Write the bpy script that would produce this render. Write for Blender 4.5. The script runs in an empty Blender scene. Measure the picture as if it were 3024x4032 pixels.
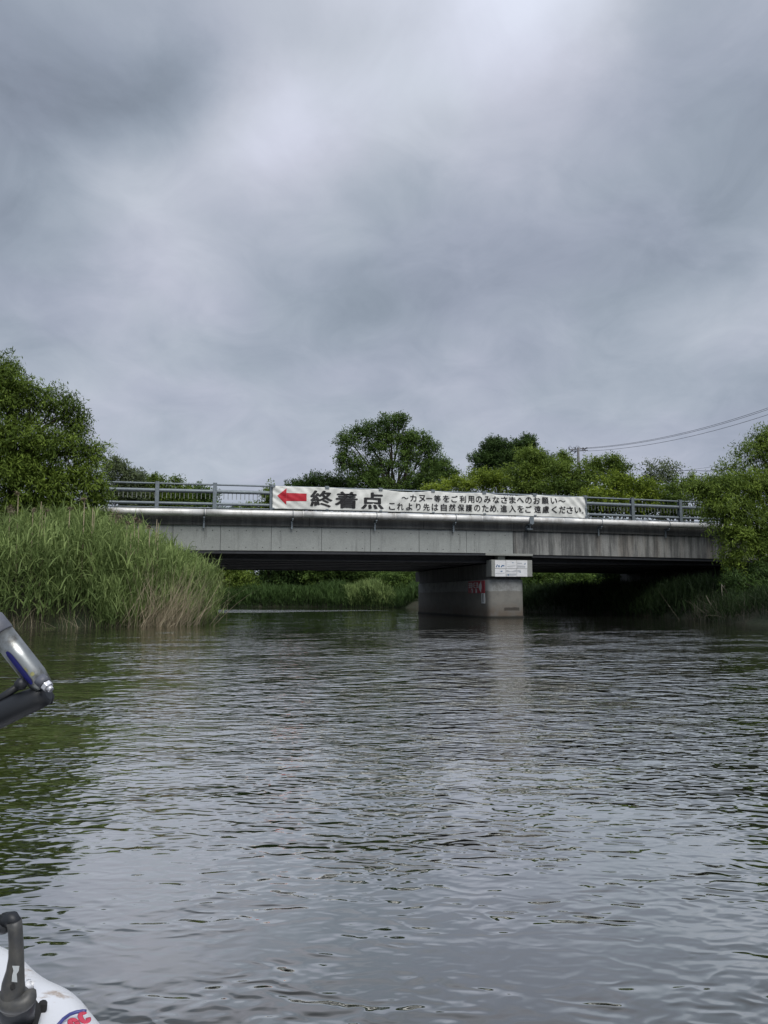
import bpy, math, random
import numpy as np
from mathutils import Vector
rng = np.random.default_rng(7); random.seed(7)
scene = bpy.context.scene; col = scene.collection

# ------------------------------------------------------------ camera
EYE = np.array([0, 0, .9]); FPX = 2912.0
YAW = math.radians(14.4); PIT = math.atan(338 / FPX)
FH = np.array([math.sin(YAW), math.cos(YAW), 0]); RT = np.array([math.cos(YAW), -math.sin(YAW), 0]); ZZ = np.array([0, 0, 1.])
FW = FH * math.cos(PIT) + ZZ * math.sin(PIT); UP = ZZ * math.cos(PIT) - FH * math.sin(PIT)
cd = bpy.data.cameras.new('camera'); cam = bpy.data.objects.new('camera', cd); col.objects.link(cam)
cam.location = EYE; cam.rotation_euler = (math.pi / 2 + PIT, 0, -YAW)
cd.sensor_fit = 'VERTICAL'; cd.sensor_height = 36; cd.sensor_width = 27; cd.lens = 26; cd.clip_start = .05; cd.clip_end = 3000
scene.camera = cam

def ray(x, y): return FW + RT * (x - 1512) / FPX + UP * (2016 - y) / FPX
def at(x, y, Y):                                    # the place on the vertical plane at distance Y
    d = ray(x, y); return EYE + d * (Y / d[1])
def near(x, y, dep): return EYE + ray(x, y) * dep    # at a depth in metres
def onwater(x, y):
    d = ray(x, y); return EYE - d * (.9 / d[2])

# ------------------------------------------------------------ node helpers
class N:
    def __init__(s, tree): s.t = tree; s.n = tree.nodes; s.l = tree.links
    def add(s, typ, **kw):
        nd = s.n.new(typ)
        for k, v in kw.items():
            if k.startswith('i_'): s.put(nd, k[2:].replace('_', ' '), v)
            else: setattr(nd, k, v)
        return nd
    def put(s, nd, key, v):
        sock = nd.inputs[int(key)] if str(key).isdigit() else nd.inputs[key]
        if isinstance(v, bpy.types.NodeSocket): s.l.new(v, sock)
        else: sock.default_value = v
    def math(s, op, a, b=None, c=None, clamp=False):
        nd = s.n.new('ShaderNodeMath'); nd.operation = op; nd.use_clamp = clamp
        for i, v in enumerate((a, b, c)):
            if v is not None: s.put(nd, i, v)
        return nd.outputs[0]
    def vm(s, op, a, b=None, scale=None):
        nd = s.n.new('ShaderNodeVectorMath'); nd.operation = op
        s.put(nd, 0, a)
        if b is not None: s.put(nd, 1, b)
        if scale is not None: s.put(nd, 3, scale)
        return nd.outputs['Value'] if op in ('DOT_PRODUCT', 'LENGTH') else nd.outputs[0]
    def noise(s, vec, scale, detail=3, rough=.5, dist=0.0):
        nd = s.n.new('ShaderNodeTexNoise'); s.put(nd, 'Vector', vec)
        for k, v in (('Scale', scale), ('Detail', detail), ('Roughness', rough), ('Distortion', dist)): s.put(nd, k, v)
        return nd.outputs[0]
    def ramp(s, v, a, b, lo=0.0, hi=1.0):
        nd = s.n.new('ShaderNodeMapRange'); nd.interpolation_type = 'SMOOTHSTEP'
        for i, q in enumerate((v, a, b, lo, hi)): s.put(nd, i, q)
        return nd.outputs[0]
    def mix(s, fac, a, b, blend='MIX'):
        nd = s.n.new('ShaderNodeMix'); nd.data_type = 'RGBA'; nd.blend_type = blend; nd.clamp_factor = True
        s.put(nd, 0, fac)
        for i, v in ((6, a), (7, b)):
            if isinstance(v, (tuple, list)) and len(v) == 3: v = (*v, 1)
            s.put(nd, i, v)
        return nd.outputs[2]
    def sep(s, v):
        nd = s.n.new('ShaderNodeSeparateXYZ'); s.put(nd, 0, v); return nd.outputs
    def comb(s, x, y, z):
        nd = s.n.new('ShaderNodeCombineXYZ')
        for i, v in enumerate((x, y, z)): s.put(nd, i, v)
        return nd.outputs[0]

# ------------------------------------------------------------ sky and sun
SUN_EL, SUN_AZ = math.radians(53), math.radians(168)       # high, behind the camera, behind cloud
w = bpy.data.worlds.new("World"); scene.world = w; w.use_nodes = True
k = N(w.node_tree); bg = k.n['Background']; bg.inputs['Strength'].default_value = .1
sky = k.add('ShaderNodeTexSky', sky_type='NISHITA', sun_disc=False, sun_elevation=SUN_EL, sun_rotation=SUN_AZ)
tc = k.add('ShaderNodeTexCoord').outputs['Generated']
sx, sy, sz = k.sep(tc)[:3]
den = k.math('ADD', k.math('MAXIMUM', sz, 0.0), .38)
flat = k.comb(k.math('DIVIDE', sx, den), k.math('DIVIDE', sy, den), 0.0)      # the cloud ceiling seen in perspective
wn = k.n.new('ShaderNodeTexNoise'); k.put(wn, 'Vector', flat); k.put(wn, 'Scale', 2.6); k.put(wn, 'Detail', 8.0); k.put(wn, 'Roughness', .55)
warp = k.vm('SUBTRACT', wn.outputs['Color'], (.5, .5, .5))
dw = k.vm('NORMALIZE', k.vm('ADD', tc, k.vm('SCALE', warp, scale=.17)))
def dirpx(x, y):
    d = ray(x, y); return tuple(float(q) for q in d / np.linalg.norm(d))
# brightness of the cloud base, sampled over the sky in view and laid out again as soft cloud masses
SKY = {0: [(0, 160), (350, 163), (700, 178), (1100, 198), (1400, 213), (1700, 219), (2050, 238), (2400, 206), (2700, 181), (3024, 181)],
       150: [(0, 150), (600, 158), (1000, 178), (1150, 192), (1300, 196), (1650, 207), (1900, 220), (2060, 232), (2200, 220), (2330, 195), (2650, 179), (3024, 177)],
       480: [(0, 150), (450, 156), (700, 172), (820, 197), (950, 204), (1100, 210), (1300, 205), (1650, 208), (1850, 202), (2100, 197), (2230, 190), (2320, 176), (2650, 165), (3024, 160)],
       780: [(0, 156), (270, 172), (450, 192), (570, 204), (760, 189), (1100, 192), (1300, 187), (1800, 182), (2200, 179), (2300, 170), (2650, 158), (2900, 163), (3024, 174)],
       1080: [(0, 166), (350, 182), (600, 205), (740, 191), (1100, 175), (1450, 170), (1800, 167), (2350, 164), (2700, 178), (3024, 188)],
       330: [(0, 152), (350, 154), (600, 162), (800, 188), (950, 216), (1300, 214), (1750, 220), (2100, 208), (2300, 190), (2500, 172), (3024, 160)],
       630: [(0, 155), (350, 178), (430, 200), (700, 192), (1150, 206), (1500, 195), (2000, 188), (2200, 185), (2350, 172), (3024, 160)],
       930: [(0, 155), (180, 163), (350, 178), (620, 188), (850, 180), (1400, 178), (1900, 170), (2400, 161), (2700, 163), (3024, 181)],
       1230: [(0, 168), (600, 190), (720, 187), (1000, 173), (1250, 170), (1550, 162), (2100, 162), (2600, 172), (2900, 190), (3024, 192)],
       1530: [(0, 178), (300, 182), (900, 182), (1400, 178), (2000, 175), (2500, 182), (3024, 172)]}
s2l = lambda v_: ((v_ / 255 + .055) / 1.055) ** 2.4
BASE = .45; smp = []
for y_, row in SKY.items():
    for x_ in range(-100, 3125, 100): smp.append((x_, y_, s2l(np.interp(x_, *zip(*row))) - BASE))
cen = [(x_, y_) for y_ in range(-60, 1700, 240) for x_ in range(-60, 3200, 260)]
WID = .062
dirs = np.array([dirpx(x_, y_) for x_, y_, _ in smp]); cdir = np.array([dirpx(*c_) for c_ in cen])
A = np.exp((dirs @ cdir.T - 1) / WID ** 2); t_ = np.array([q_[2] for q_ in smp])
wts = 1.1 * np.linalg.solve(A.T @ A + .05 * np.eye(len(cen)), A.T @ t_)
val = None
for c_, amp in zip(cdir, wts):
    g = k.math('EXPONENT', k.math('MULTIPLY_ADD', k.vm('DOT_PRODUCT', dw, tuple(map(float, c_))), 1 / WID ** 2, -1 / WID ** 2))
    val = k.math('MULTIPLY', g, float(amp)) if val is None else k.math('MULTIPLY_ADD', g, float(amp), val)
n1 = k.noise(flat, 2.6, 6, .52, .3)
n2 = k.noise(flat, 6.5, 8, .58, .8)
val = k.math('ADD', val, k.math('MULTIPLY', k.math('SUBTRACT', n1, .5), .24))
val = k.math('ADD', val, k.math('MULTIPLY', k.math('SUBTRACT', n2, .5), .19))
val = k.math('ADD', val, BASE)
tint = k.mix(k.ramp(val, .25, .62), (.86, .992, 1.225), (.945, .992, 1.145))
cool = k.mix(k.ramp(k.noise(flat, 3.1, 2), .35, .65), (.985, 1.008, .99), (1.003, .994, 1.01))
cloud = k.vm('MULTIPLY', k.vm('SCALE', tint, scale=k.math('MULTIPLY', val, 5.74)), cool)
k.put(bg, 'Color', k.mix(.97, sky.outputs[0], cloud))
sl = bpy.data.lights.new('sun', 'SUN'); sl.energy = 1.5; sl.angle = math.radians(40); sl.color = (1, .97, .93)
so = bpy.data.objects.new('sun', sl); col.objects.link(so)
sd = Vector((math.sin(SUN_AZ) * math.cos(SUN_EL), math.cos(SUN_AZ) * math.cos(SUN_EL), math.sin(SUN_EL)))
so.rotation_euler = sd.to_track_quat('Z', 'Y').to_euler()
vs = scene.view_settings; scene.display_settings.display_device = 'sRGB'
vs.view_transform = 'Standard'; vs.look = 'None'; vs.gamma = 1; vs.use_curve_mapping = False; vs.exposure = 0.8
scene.render.engine = 'CYCLES'; scene.cycles.max_bounces = 6; scene.cycles.use_denoising = True
scene.cycles.caustics_reflective = False; scene.cycles.caustics_refractive = False

# ------------------------------------------------------------ materials
def new_mat(name):
    m = bpy.data.materials.new(name); m.use_nodes = True
    k = N(m.node_tree); b = k.n['Principled BSDF']; return m, k, b
def simple(name, c, rough=.6, metal=0.0, var=.15, scale=6.0, bump=.0, stretch=(1, 1, 1), c2=None, spec=.5):
    m, k, b = new_mat(name)
    p = k.vm('MULTIPLY', k.add('ShaderNodeNewGeometry').outputs['Position'], stretch)
    n = k.noise(p, scale, 5, .6)
    d = c2 or tuple(q * (1 - 2 * var) for q in c)
    k.put(b, 'Base Color', k.mix(k.ramp(n, .3, .7), d, c)); k.put(b, 'Roughness', rough); k.put(b, 'Metallic', metal)
    k.put(b, 'Specular IOR Level', spec)
    if bump:
        bp = k.add('ShaderNodeBump'); k.put(bp, 'Strength', bump); k.put(bp, 'Distance', .01); k.put(bp, 'Height', k.noise(p, scale * 4, 4)); k.put(b, 'Normal', bp.outputs[0])
    return m
def concrete(name, light, dark, streak, smooth_lo=.4, top=None, warm=None):
    """streak 0..1: how far black run-off stains cover the face"""
    m, k, b = new_mat(name)
    pos = k.add('ShaderNodeNewGeometry').outputs['Position']
    v = k.vm('MULTIPLY', pos, (1, 1, .10)); s1 = k.noise(v, 3.2, 7, .68); s2 = k.noise(k.vm('MULTIPLY', pos, (1, 1, .05)), 11, 4, .6)
    bl = k.noise(pos, 1.3, 5, .6); fine = k.noise(pos, 26, 4, .6)
    st = k.math('ADD', k.math('MULTIPLY', s1, .6), k.math('ADD', k.math('MULTIPLY', s2, .25), k.math('MULTIPLY', bl, .15)))
    st = k.ramp(st, .56 - streak * .22, .66 - streak * .12)
    base = k.mix(k.ramp(bl, .3, .7), tuple(q * .86 for q in light), light)
    if warm: base = k.mix(k.ramp(k.noise(v, 1.1, 3), .5, .64), base, warm)
    c = k.mix(k.math('MULTIPLY', st, smooth_lo + .5 * streak), base, dark)
    c = k.mix(.2, c, k.mix(k.ramp(fine, .3, .7), (.12, .12, .12), (.9, .9, .9)), 'SOFT_LIGHT')
    k.put(b, 'Base Color', c); k.put(b, 'Roughness', .88)
    bp = k.add('ShaderNodeBump'); k.put(bp, 'Strength', .35); k.put(bp, 'Distance', .01); k.put(bp, 'Height', fine); k.put(b, 'Normal', bp.outputs[0])
    return m
M = {}
M['panel'] = concrete('panel_concrete', (.34, .36, .345), (.13, .135, .13), .20)
M['stained'] = concrete('stained_concrete', (.32, .325, .31), (.05, .052, .052), .70, warm=(.25, .235, .21))
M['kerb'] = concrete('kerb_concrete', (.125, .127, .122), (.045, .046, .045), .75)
M['cap'] = concrete('cap_concrete', (.30, .31, .29), (.2, .2, .19), .05)
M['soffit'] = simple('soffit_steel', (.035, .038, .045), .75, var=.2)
M['galv'] = simple('galvanised_rail', (.20, .235, .26), .5, .35, .12, 9, .15)
M['baluster'] = simple('baluster_steel', (.30, .32, .30), .5, .3, .12, 9)
M['hole'] = simple('hole_dark', (.02, .02, .02), .9)
M['black_text'] = simple('black_print', (.012, .012, .014), .7, var=.2, scale=30)
M['red_print'] = simple('red_print', (.52, .018, .035), .7, var=.06, scale=8)
M['white_sheet'] = simple('white_sheet', (.78, .79, .80), .6, var=.08, scale=7, stretch=(.6, 1, 3))
M['blue_mark'] = simple('blue_mark', (.03, .13, .30), .6)
M['plastic_sheet'] = simple('sheet_grey', (.5, .52, .54), .6, var=.06, scale=7)
M['red_sign'] = simple('red_sign', (.30, .012, .03), .6, var=.1)
M['white_sign'] = simple('white_sign', (.62, .66, .67), .6, var=.06)
M['pole'] = simple('pole_concrete', (.16, .16, .17), .8)
M['wire'] = simple('wire_black', (.05, .055, .07), .7)
M['bark'] = simple('bark', (.075, .062, .048), .95, var=.25, scale=14, bump=.5, stretch=(1, 1, .25))
M['dry_reed'] = simple('dry_reed', (.47, .40, .27), .8, var=.18, scale=5)
M['dry_plume'] = simple('dry_plume', (.27, .215, .16), .95, var=.2, scale=9)
M['dead_wood'] = simple('dead_wood', (.24, .22, .17), .9, var=.2, scale=6)
M['asphalt'] = simple('asphalt', (.05, .05, .052), .9, var=.15, scale=20, bump=.3)
# pipe: light grey painted steel with dirt on its flanks
m, k, b = new_mat('pipe_paint'); pos = k.add('ShaderNodeNewGeometry').outputs['Position']
n = k.noise(k.vm('MULTIPLY', pos, (1, 1, .5)), 3, 6, .7)
k.put(b, 'Base Color', k.mix(k.ramp(n, .42, .7), (.74, .74, .72), (.50, .49, .46))); k.put(b, 'Roughness', .42); k.put(b, 'Metallic', .15); M['pipe'] = m
# pier: pale band above, silt-stained beige below, dark waterline
m, k, b = new_mat('pier_concrete'); pos = k.add('ShaderNodeNewGeometry').outputs['Position']; X, Y_, Z_ = k.sep(pos)[:3]
n = k.noise(pos, 2.5, 6, .65); z = k.math('ADD', Z_, k.math('MULTIPLY', k.math('SUBTRACT', n, .5), .10)); z3 = k.math('ADD', Z_, k.math('MULTIPLY', k.math('SUBTRACT', n, .5), .5))
c = k.mix(k.ramp(z, 1.18, 1.24), (.20, .195, .175), (.32, .33, .32))
c = k.mix(k.ramp(z3, .85, .15), c, (.12, .10, .08))
c = k.mix(k.math('MULTIPLY', k.ramp(k.noise(pos, 1.9, 7, .75), .46, .62), .6), c, (.14, .14, .13))
c = k.mix(k.ramp(z, .14, .03), c, (.02, .02, .016))
pm = k.math('MULTIPLY', k.ramp(k.math('ABSOLUTE', k.math('SUBTRACT', X, 14.0)), .42, .34), k.ramp(k.math('ABSOLUTE', k.math('SUBTRACT', z, .40)), .085, .05))
pm = k.math('MULTIPLY', pm, k.ramp(Y_, 33, 32.9)); c = k.mix(k.math('MULTIPLY', pm, .85), c, (.04, .035, .03))
k.put(b, 'Base Color', c); k.put(b, 'Roughness', .9)
bp = k.add('ShaderNodeBump'); k.put(bp, 'Strength', .4); k.put(bp, 'Distance', .01); k.put(bp, 'Height', k.noise(pos, 18, 5)); k.put(b, 'Normal', bp.outputs[0]); M['pier'] = m
# banner cloth
m, k, b = new_mat('banner_cloth'); pos = k.add('ShaderNodeNewGeometry').outputs['Position']
n = k.noise(k.vm('MULTIPLY', pos, (1, 1, 2)), 2.2, 5, .6)
k.put(b, 'Base Color', k.mix(k.ramp(n, .3, .75), (.80, .81, .77), (.66, .67, .63))); k.put(b, 'Roughness', .8); M['cloth'] = m
# foliage: colour from the mesh's own tint attribute, thin and translucent
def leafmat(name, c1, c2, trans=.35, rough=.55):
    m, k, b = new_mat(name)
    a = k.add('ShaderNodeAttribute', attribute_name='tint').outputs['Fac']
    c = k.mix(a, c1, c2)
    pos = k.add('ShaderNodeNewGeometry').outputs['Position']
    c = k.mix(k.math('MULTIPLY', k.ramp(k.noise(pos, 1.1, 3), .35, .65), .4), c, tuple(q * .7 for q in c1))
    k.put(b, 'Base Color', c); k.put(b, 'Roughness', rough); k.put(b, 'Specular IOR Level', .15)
    tr = k.add('ShaderNodeBsdfTranslucent'); k.put(tr, 'Color', c)
    mx = k.add('ShaderNodeMixShader'); k.put(mx, 0, trans); k.l.new(b.outputs[0], mx.inputs[1]); k.l.new(tr.outputs[0], mx.inputs[2])
    k.l.new(mx.outputs[0], k.n['Material Output'].inputs[0]); return m
M['leaf_willow'] = leafmat('leaf_willow', (0.07, 0.115, 0.02), (0.26, 0.36, 0.06))
M['leaf_elm'] = leafmat('leaf_elm', (0.058, 0.108, 0.028), (0.18, 0.28, 0.062))
M['leaf_dark'] = leafmat('leaf_dark', (0.03, 0.06, 0.018), (0.1, 0.17, 0.042))
M['leaf_bright'] = leafmat('leaf_bright', (0.12, 0.18, 0.024), (0.38, 0.48, 0.065))
M['leaf_olive'] = leafmat('leaf_olive', (0.08, 0.135, 0.026), (0.25, 0.34, 0.062))
M['leaf_grey'] = leafmat('leaf_grey', (0.09, 0.12, 0.06), (0.22, 0.27, 0.13))
M['reed'] = leafmat('reed_green', (0.10, 0.165, 0.048), (0.36, 0.46, 0.17), .3)
M['shaded_grass'] = leafmat('shaded_grass', (.014, .030, .010), (.045, .075, .026), .25)  # greens darkened to paint in the shade of willow and deck
M['grass'] = leafmat('grass_green', (0.035, 0.07, 0.02), (0.1, 0.17, 0.05), .3)
# ground
m, k, b = new_mat('bank_ground'); pos = k.add('ShaderNodeNewGeometry').outputs['Position']
k.put(b, 'Base Color', k.mix(k.ramp(k.noise(pos, .8, 6, .65), .35, .65), (.016, .026, .010), (.034, .032, .018))); k.put(b, 'Roughness', .95)
bp = k.add('ShaderNodeBump'); k.put(bp, 'Distance', .1); k.put(bp, 'Height', k.noise(pos, 5, 6)); k.put(b, 'Normal', bp.outputs[0]); M['ground'] = m

# water: wave slopes worked out from one height field sampled at three neighbouring points
wg = bpy.data.node_groups.new('wave_height', 'ShaderNodeTree')
wg.interface.new_socket('Vector', in_out='INPUT', socket_type='NodeSocketVector')
wg.interface.new_socket('Height', in_out='OUTPUT', socket_type='NodeSocketFloat')
q = N(wg); gi = q.add('NodeGroupInput'); go = q.add('NodeGroupOutput')
P = gi.outputs[0]
cy_, sn = math.cos(YAW), math.sin(YAW)
def rot(p, a, stretch):
    c_, s_ = math.cos(a), math.sin(a)
    u = q.vm('DOT_PRODUCT', p, (c_, -s_, 0)); v = q.vm('DOT_PRODUCT', p, (s_, c_, 0))
    return q.comb(q.math('MULTIPLY', u, stretch), v, 0.0)
nz = q.math('MULTIPLY_ADD', q.noise(rot(P, YAW + .10, .50), 14.5, 1.0, .45, .3), 2.0, -1.0)
rdg = q.math('SQRT', q.math('MULTIPLY_ADD', nz, nz, .006))                     # crested wavelets
h = q.math('MULTIPLY', rdg, -.0100)
h = q.math('ADD', h, q.math('MULTIPLY', q.noise(rot(P, YAW + .02, .48), 9.0, 0.0, .45, .2), .0085))
h = q.math('ADD', h, q.math('MULTIPLY', q.noise(rot(P, YAW - .25, .60), 24.0, 1.0, .5, .2), .0044))
VV = q.vm('DOT_PRODUCT', P, tuple(FH))
h = q.math('MULTIPLY', h, q.ramp(VV, 4.0, 10.0, 1.0, .50))                     # short ripples near by, broader wind chop further out
h2 = q.math('ADD', q.math('MULTIPLY', q.noise(rot(P, YAW + .06, .62), 6.6, 1.0, .5, .4), .031), q.math('MULTIPLY', q.noise(rot(P, YAW - .30, .70), 3.4, 0.0, .5, .2), .020))
h = q.math('ADD', h, q.math('MULTIPLY', h2, q.ramp(VV, 2.5, 9.0, .30, 1.15)))
q.l.new(h, go.inputs[0])
m, k, b = new_mat('river_water'); k.n.remove(b)
pos = k.add('ShaderNodeNewGeometry').outputs['Position']; X, Y_, Z_ = k.sep(pos)[:3]
EPS = .006
def H(off):
    g = k.add('ShaderNodeGroup'); g.node_tree = wg; k.put(g, 0, k.vm('ADD', pos, off)); return g.outputs[0]
h0, hx, hy = H((0, 0, 0)), H((EPS, 0, 0)), H((0, EPS, 0))
v = k.vm('DOT_PRODUCT', pos, tuple(FH)); u = k.vm('DOT_PRODUCT', pos, tuple(RT))
patch = k.noise(k.vm('MULTIPLY', pos, (.6, 1.3, 1)), .8, 5, .65)
calm = k.ramp(v, 12.0, 20.0, 1.0, .72)                                   # the breeze dies in the lee of the bridge
calm = k.math('MULTIPLY', calm, k.ramp(v, 17.0, 25.0, 1.0, .26))
lee = k.ramp(k.math('ADD', u, k.math('MULTIPLY', v, .42)), -1.2, 1.4, .55, 1.0)   # and along the reed bank
amp = k.math('MULTIPLY', k.math('MULTIPLY', calm, lee), k.ramp(patch, .40, .68, .35, 2.3))
wid_ = k.ramp(X, 1, 14, 9.5, 1.5)                                        # riffle upstream of the bridge, narrowing to the right
gau = k.math('EXPONENT', k.math('MULTIPLY', k.math('POWER', k.math('ABSOLUTE', k.math('DIVIDE', k.math('SUBTRACT', Y_, 52.0), wid_)), 2.0), -1.0))
rif = k.ramp(k.math('ADD', k.math('MULTIPLY', k.noise(k.vm('MULTIPLY', pos, (.22, .8, 1)), 1.0, 4, .65), .9), k.math('MULTIPLY', gau, 1.1)), 1.10, 1.34, 0.0, 2.8)
rif = k.math('MULTIPLY', rif, k.ramp(X, 15, 11))
amp = k.math('MULTIPLY', amp, k.ramp(v, 1.8, 4.8, .66, 1.08))
amp = k.math('ADD', amp, rif)
gx = k.math('MULTIPLY', k.math('DIVIDE', k.math('SUBTRACT', h0, hx), EPS), amp)
gy = k.math('MULTIPLY', k.math('DIVIDE', k.math('SUBTRACT', h0, hy), EPS), amp)
nrm = k.vm('NORMALIZE', k.comb(gx, gy, 1.0))
geo = k.add('ShaderNodeNewGeometry')
ct = k.math('MAXIMUM', k.vm('DOT_PRODUCT', nrm, geo.outputs['Incoming']), 0.0)
fr = k.ramp(ct, .66, .22, .08, .84)
gl = k.add('ShaderNodeBsdfGlossy'); k.put(gl, 'Roughness', .03); k.put(gl, 'Normal', nrm); k.put(gl, 'Color', (1, .985, .95, 1))
df = k.add('ShaderNodeBsdfDiffuse'); k.put(df, 'Color', (.016, .017, .014, 1))
mx = k.add('ShaderNodeMixShader'); k.put(mx, 0, fr); k.l.new(df.outputs[0], mx.inputs[1]); k.l.new(gl.outputs[0], mx.inputs[2])
k.l.new(mx.outputs[0], k.n['Material Output'].inputs[0]); M['water'] = m

# ------------------------------------------------------------ mesh helpers
class MB:
    def __init__(s): s.v = []; s.f = []
    def add(s, vs, fs):
        o = len(s.v); s.v += [tuple(map(float, p)) for p in vs]; s.f += [tuple(i + o for i in f) for f in fs]; return s
    def box(s, x0, x1, y0, y1, z0, z1, f=None):
        vs = [(x, y, z) for z in (z0, z1) for y in (y0, y1) for x in (x0, x1)]
        if f: vs = [f(*p) for p in vs]
        return s.add(vs, [(0, 2, 3, 1), (4, 5, 7, 6), (0, 1, 5, 4), (2, 6, 7, 3), (0, 4, 6, 2), (1, 3, 7, 5)])
    def path(s, pts, rad, n=10, caps=True):
        pts = [np.array(p, float) for p in pts]; rad = rad if hasattr(rad, '__len__') else [rad] * len(pts)
        vs = []; prev = None
        for i, p in enumerate(pts):
            t = pts[min(i + 1, len(pts) - 1)] - pts[max(i - 1, 0)]; t = t / (np.linalg.norm(t) + 1e-9)
            a = prev if prev is not None else (np.array([0, 0, 1.]) if abs(t[2]) < .9 else np.array([1., 0, 0]))
            a = a - t * (a @ t); a /= np.linalg.norm(a) + 1e-9; prev = a; bb = np.cross(t, a)
            for j in range(n):
                th = 2 * math.pi * j / n; vs.append(p + (a * math.cos(th) + bb * math.sin(th)) * rad[i])
        fs = []
        for i in range(len(pts) - 1):
            for j in range(n): fs.append((i * n + j, i * n + (j + 1) % n, (i + 1) * n + (j + 1) % n, (i + 1) * n + j))
        if caps: fs.append(tuple(range(n))[::-1]); fs.append(tuple(range((len(pts) - 1) * n, len(pts) * n)))
        return s.add(vs, fs)
    def prism(s, outline, fn0, fn1):
        n = len(outline); vs = [fn0(*p) for p in outline] + [fn1(*p) for p in outline]
        return s.add(vs, [tuple(range(n)), tuple(range(2 * n - 1, n - 1, -1))] + [(i, i + n, (i + 1) % n + n, (i + 1) % n) for i in range(n)])
    def build(s, name, mat, parent=None, smooth=False, bevel=0.0):
        me = bpy.data.meshes.new(name); off = np.array(parent_off(parent))
        me.from_pydata([tuple(np.array(p) - off) for p in s.v], [], s.f)
        me.materials.append(mat); me.update()
        o = bpy.data.objects.new(name, me); col.objects.link(o); o.parent = parent
        if smooth:
            me.polygons.foreach_set('use_smooth', [len(f) == 4 for f in s.f])
        if bevel:
            bm = o.modifiers.new('bevel', 'BEVEL'); bm.width = bevel; bm.segments = 2; bm.limit_method = 'ANGLE'
        return o
def parent_off(p):
    o = np.zeros(3)
    while p is not None: o += np.array(p.location); p = p.parent
    return o
def tag(o, label=None, cat=None, group=None, kind=None):
    for a, v_ in (('label', label), ('category', cat), ('group', group), ('kind', kind)):
        if v_: o[a] = v_
    return o
def thing(name, loc, label, cat, group=None):
    o = bpy.data.objects.new(name, None); col.objects.link(o); o.location = tuple(map(float, loc)); o.empty_display_size = .2
    return tag(o, label, cat, group)
def fast_mesh(name, V, F, mat, parent=None, tint=None, off=None, smooth=False):
    """V (n,3), F (m,4) or (m,3) arrays"""
    me = bpy.data.meshes.new(name); V = np.asarray(V, np.float32) - np.array(parent_off(parent), np.float32)
    n, mF, kk = len(V), len(F), F.shape[1]
    me.vertices.add(n); me.vertices.foreach_set('co', V.ravel())
    me.loops.add(mF * kk); me.loops.foreach_set('vertex_index', F.astype(np.int32).ravel())
    me.polygons.add(mF); me.polygons.foreach_set('loop_start', np.arange(0, mF * kk, kk, dtype=np.int32))
    me.polygons.foreach_set('use_smooth', np.full(mF, smooth))
    me.materials.append(mat); me.update(calc_edges=True)
    if tint is not None:
        a = me.attributes.new('tint', 'FLOAT', 'POINT'); a.data.foreach_set('value', np.asarray(tint, np.float32))
    o = bpy.data.objects.new(name, me); col.objects.link(o); o.parent = parent; return o

# ------------------------------------------------------------ the setting
MB().add([(-400, -300, 0), (400, -300, 0), (400, 400, 0), (-400, 400, 0)], [(0, 1, 2, 3)]).build('river', M['water'])['kind'] = 'structure'
RIV = np.array([(-60, -60), (-22, -10), (-15, 12), (-9, 22.5), (-5.5, 24.2), (-2.3, 24.9), (.2, 27.8), (.9, 31), (1.5, 38.4), (0, 44), (-5, 52), (-16, 58), (-34, 60),
                (-60, 62), (-60, 76), (-34, 76), (-14, 75), (0, 74.5), (12, 73), (18, 66), (20.5, 55), (21, 44), (21.5, 33), (20.3, 26.8), (18.9, 22.5),
                (18.6, 18), (21, 8), (28, -10), (60, -60)], float)
def river_dist(x, y):
    """signed distance: negative in the river"""
    p = np.stack([x, y], -1); d = np.full(x.shape, 1e9); ins = np.zeros(x.shape, bool)
    for i in range(len(RIV)):
        a, b_ = RIV[i], RIV[(i + 1) % len(RIV)]; e = b_ - a
        t = np.clip(((p - a) @ e) / (e @ e), 0, 1); d = np.minimum(d, np.linalg.norm(p - a - t[..., None] * e, axis=-1))
        c = ((a[1] > y) != (b_[1] > y)) & (x < (b_[0] - a[0]) * (y - a[1]) / (b_[1] - a[1] + 1e-12) + a[0]); ins ^= c
    return np.where(ins, -d, d)
def ground_z(x, y):
    x = np.asarray(x, float); y = np.asarray(y, float); d = river_dist(x, y)
    n = .12 * np.sin(x * 1.3 + 2 * np.sin(y * .7)) * np.cos(y * 1.1 + np.sin(x * .6))
    z = np.where(d < 0, np.maximum(-.7, d * .8 - .06), .02 + .45 * (1 - np.exp(-np.maximum(d, 0) / .5)) + .9 * (1 - np.exp(-np.maximum(d, 0) / 9)) + n * np.clip(d, 0, 1))
    side = np.where(x < 10, np.clip((-2.4 - x) / 3, 0, 1), np.clip((x - 26.0) / 3, 0, 1))
    emb = np.clip(1 - (np.abs(y - 36.8) - 6.2) / 6, 0, 1) * side
    return z * (1 - emb) + 4.33 * emb
gx_ = np.concatenate([np.linspace(-420, -62, 16), np.linspace(-58, 62, 260), np.linspace(66, 420, 16)])
gy_ = np.concatenate([np.linspace(-320, -28, 12), np.linspace(-24, 90, 260), np.linspace(95, 1200, 20)])
GX, GY = np.meshgrid(gx_, gy_); GZ = ground_z(GX, GY)
nx, ny = len(gx_), len(gy_); I = np.arange(nx * ny).reshape(ny, nx)
F = np.stack([I[:-1, :-1], I[:-1, 1:], I[1:, 1:], I[1:, :-1]], -1).reshape(-1, 4)
fast_mesh('ground', np.stack([GX, GY, GZ], -1).reshape(-1, 3), F, M['ground'], smooth=True)['kind'] = 'structure'
r = MB().box(-60, -5.2, 31.6, 42, 4.3, 4.42).box(28.2, 90, 31.6, 42, 4.3, 4.42).build('road', M['asphalt']); r['kind'] = 'structure'

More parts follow.
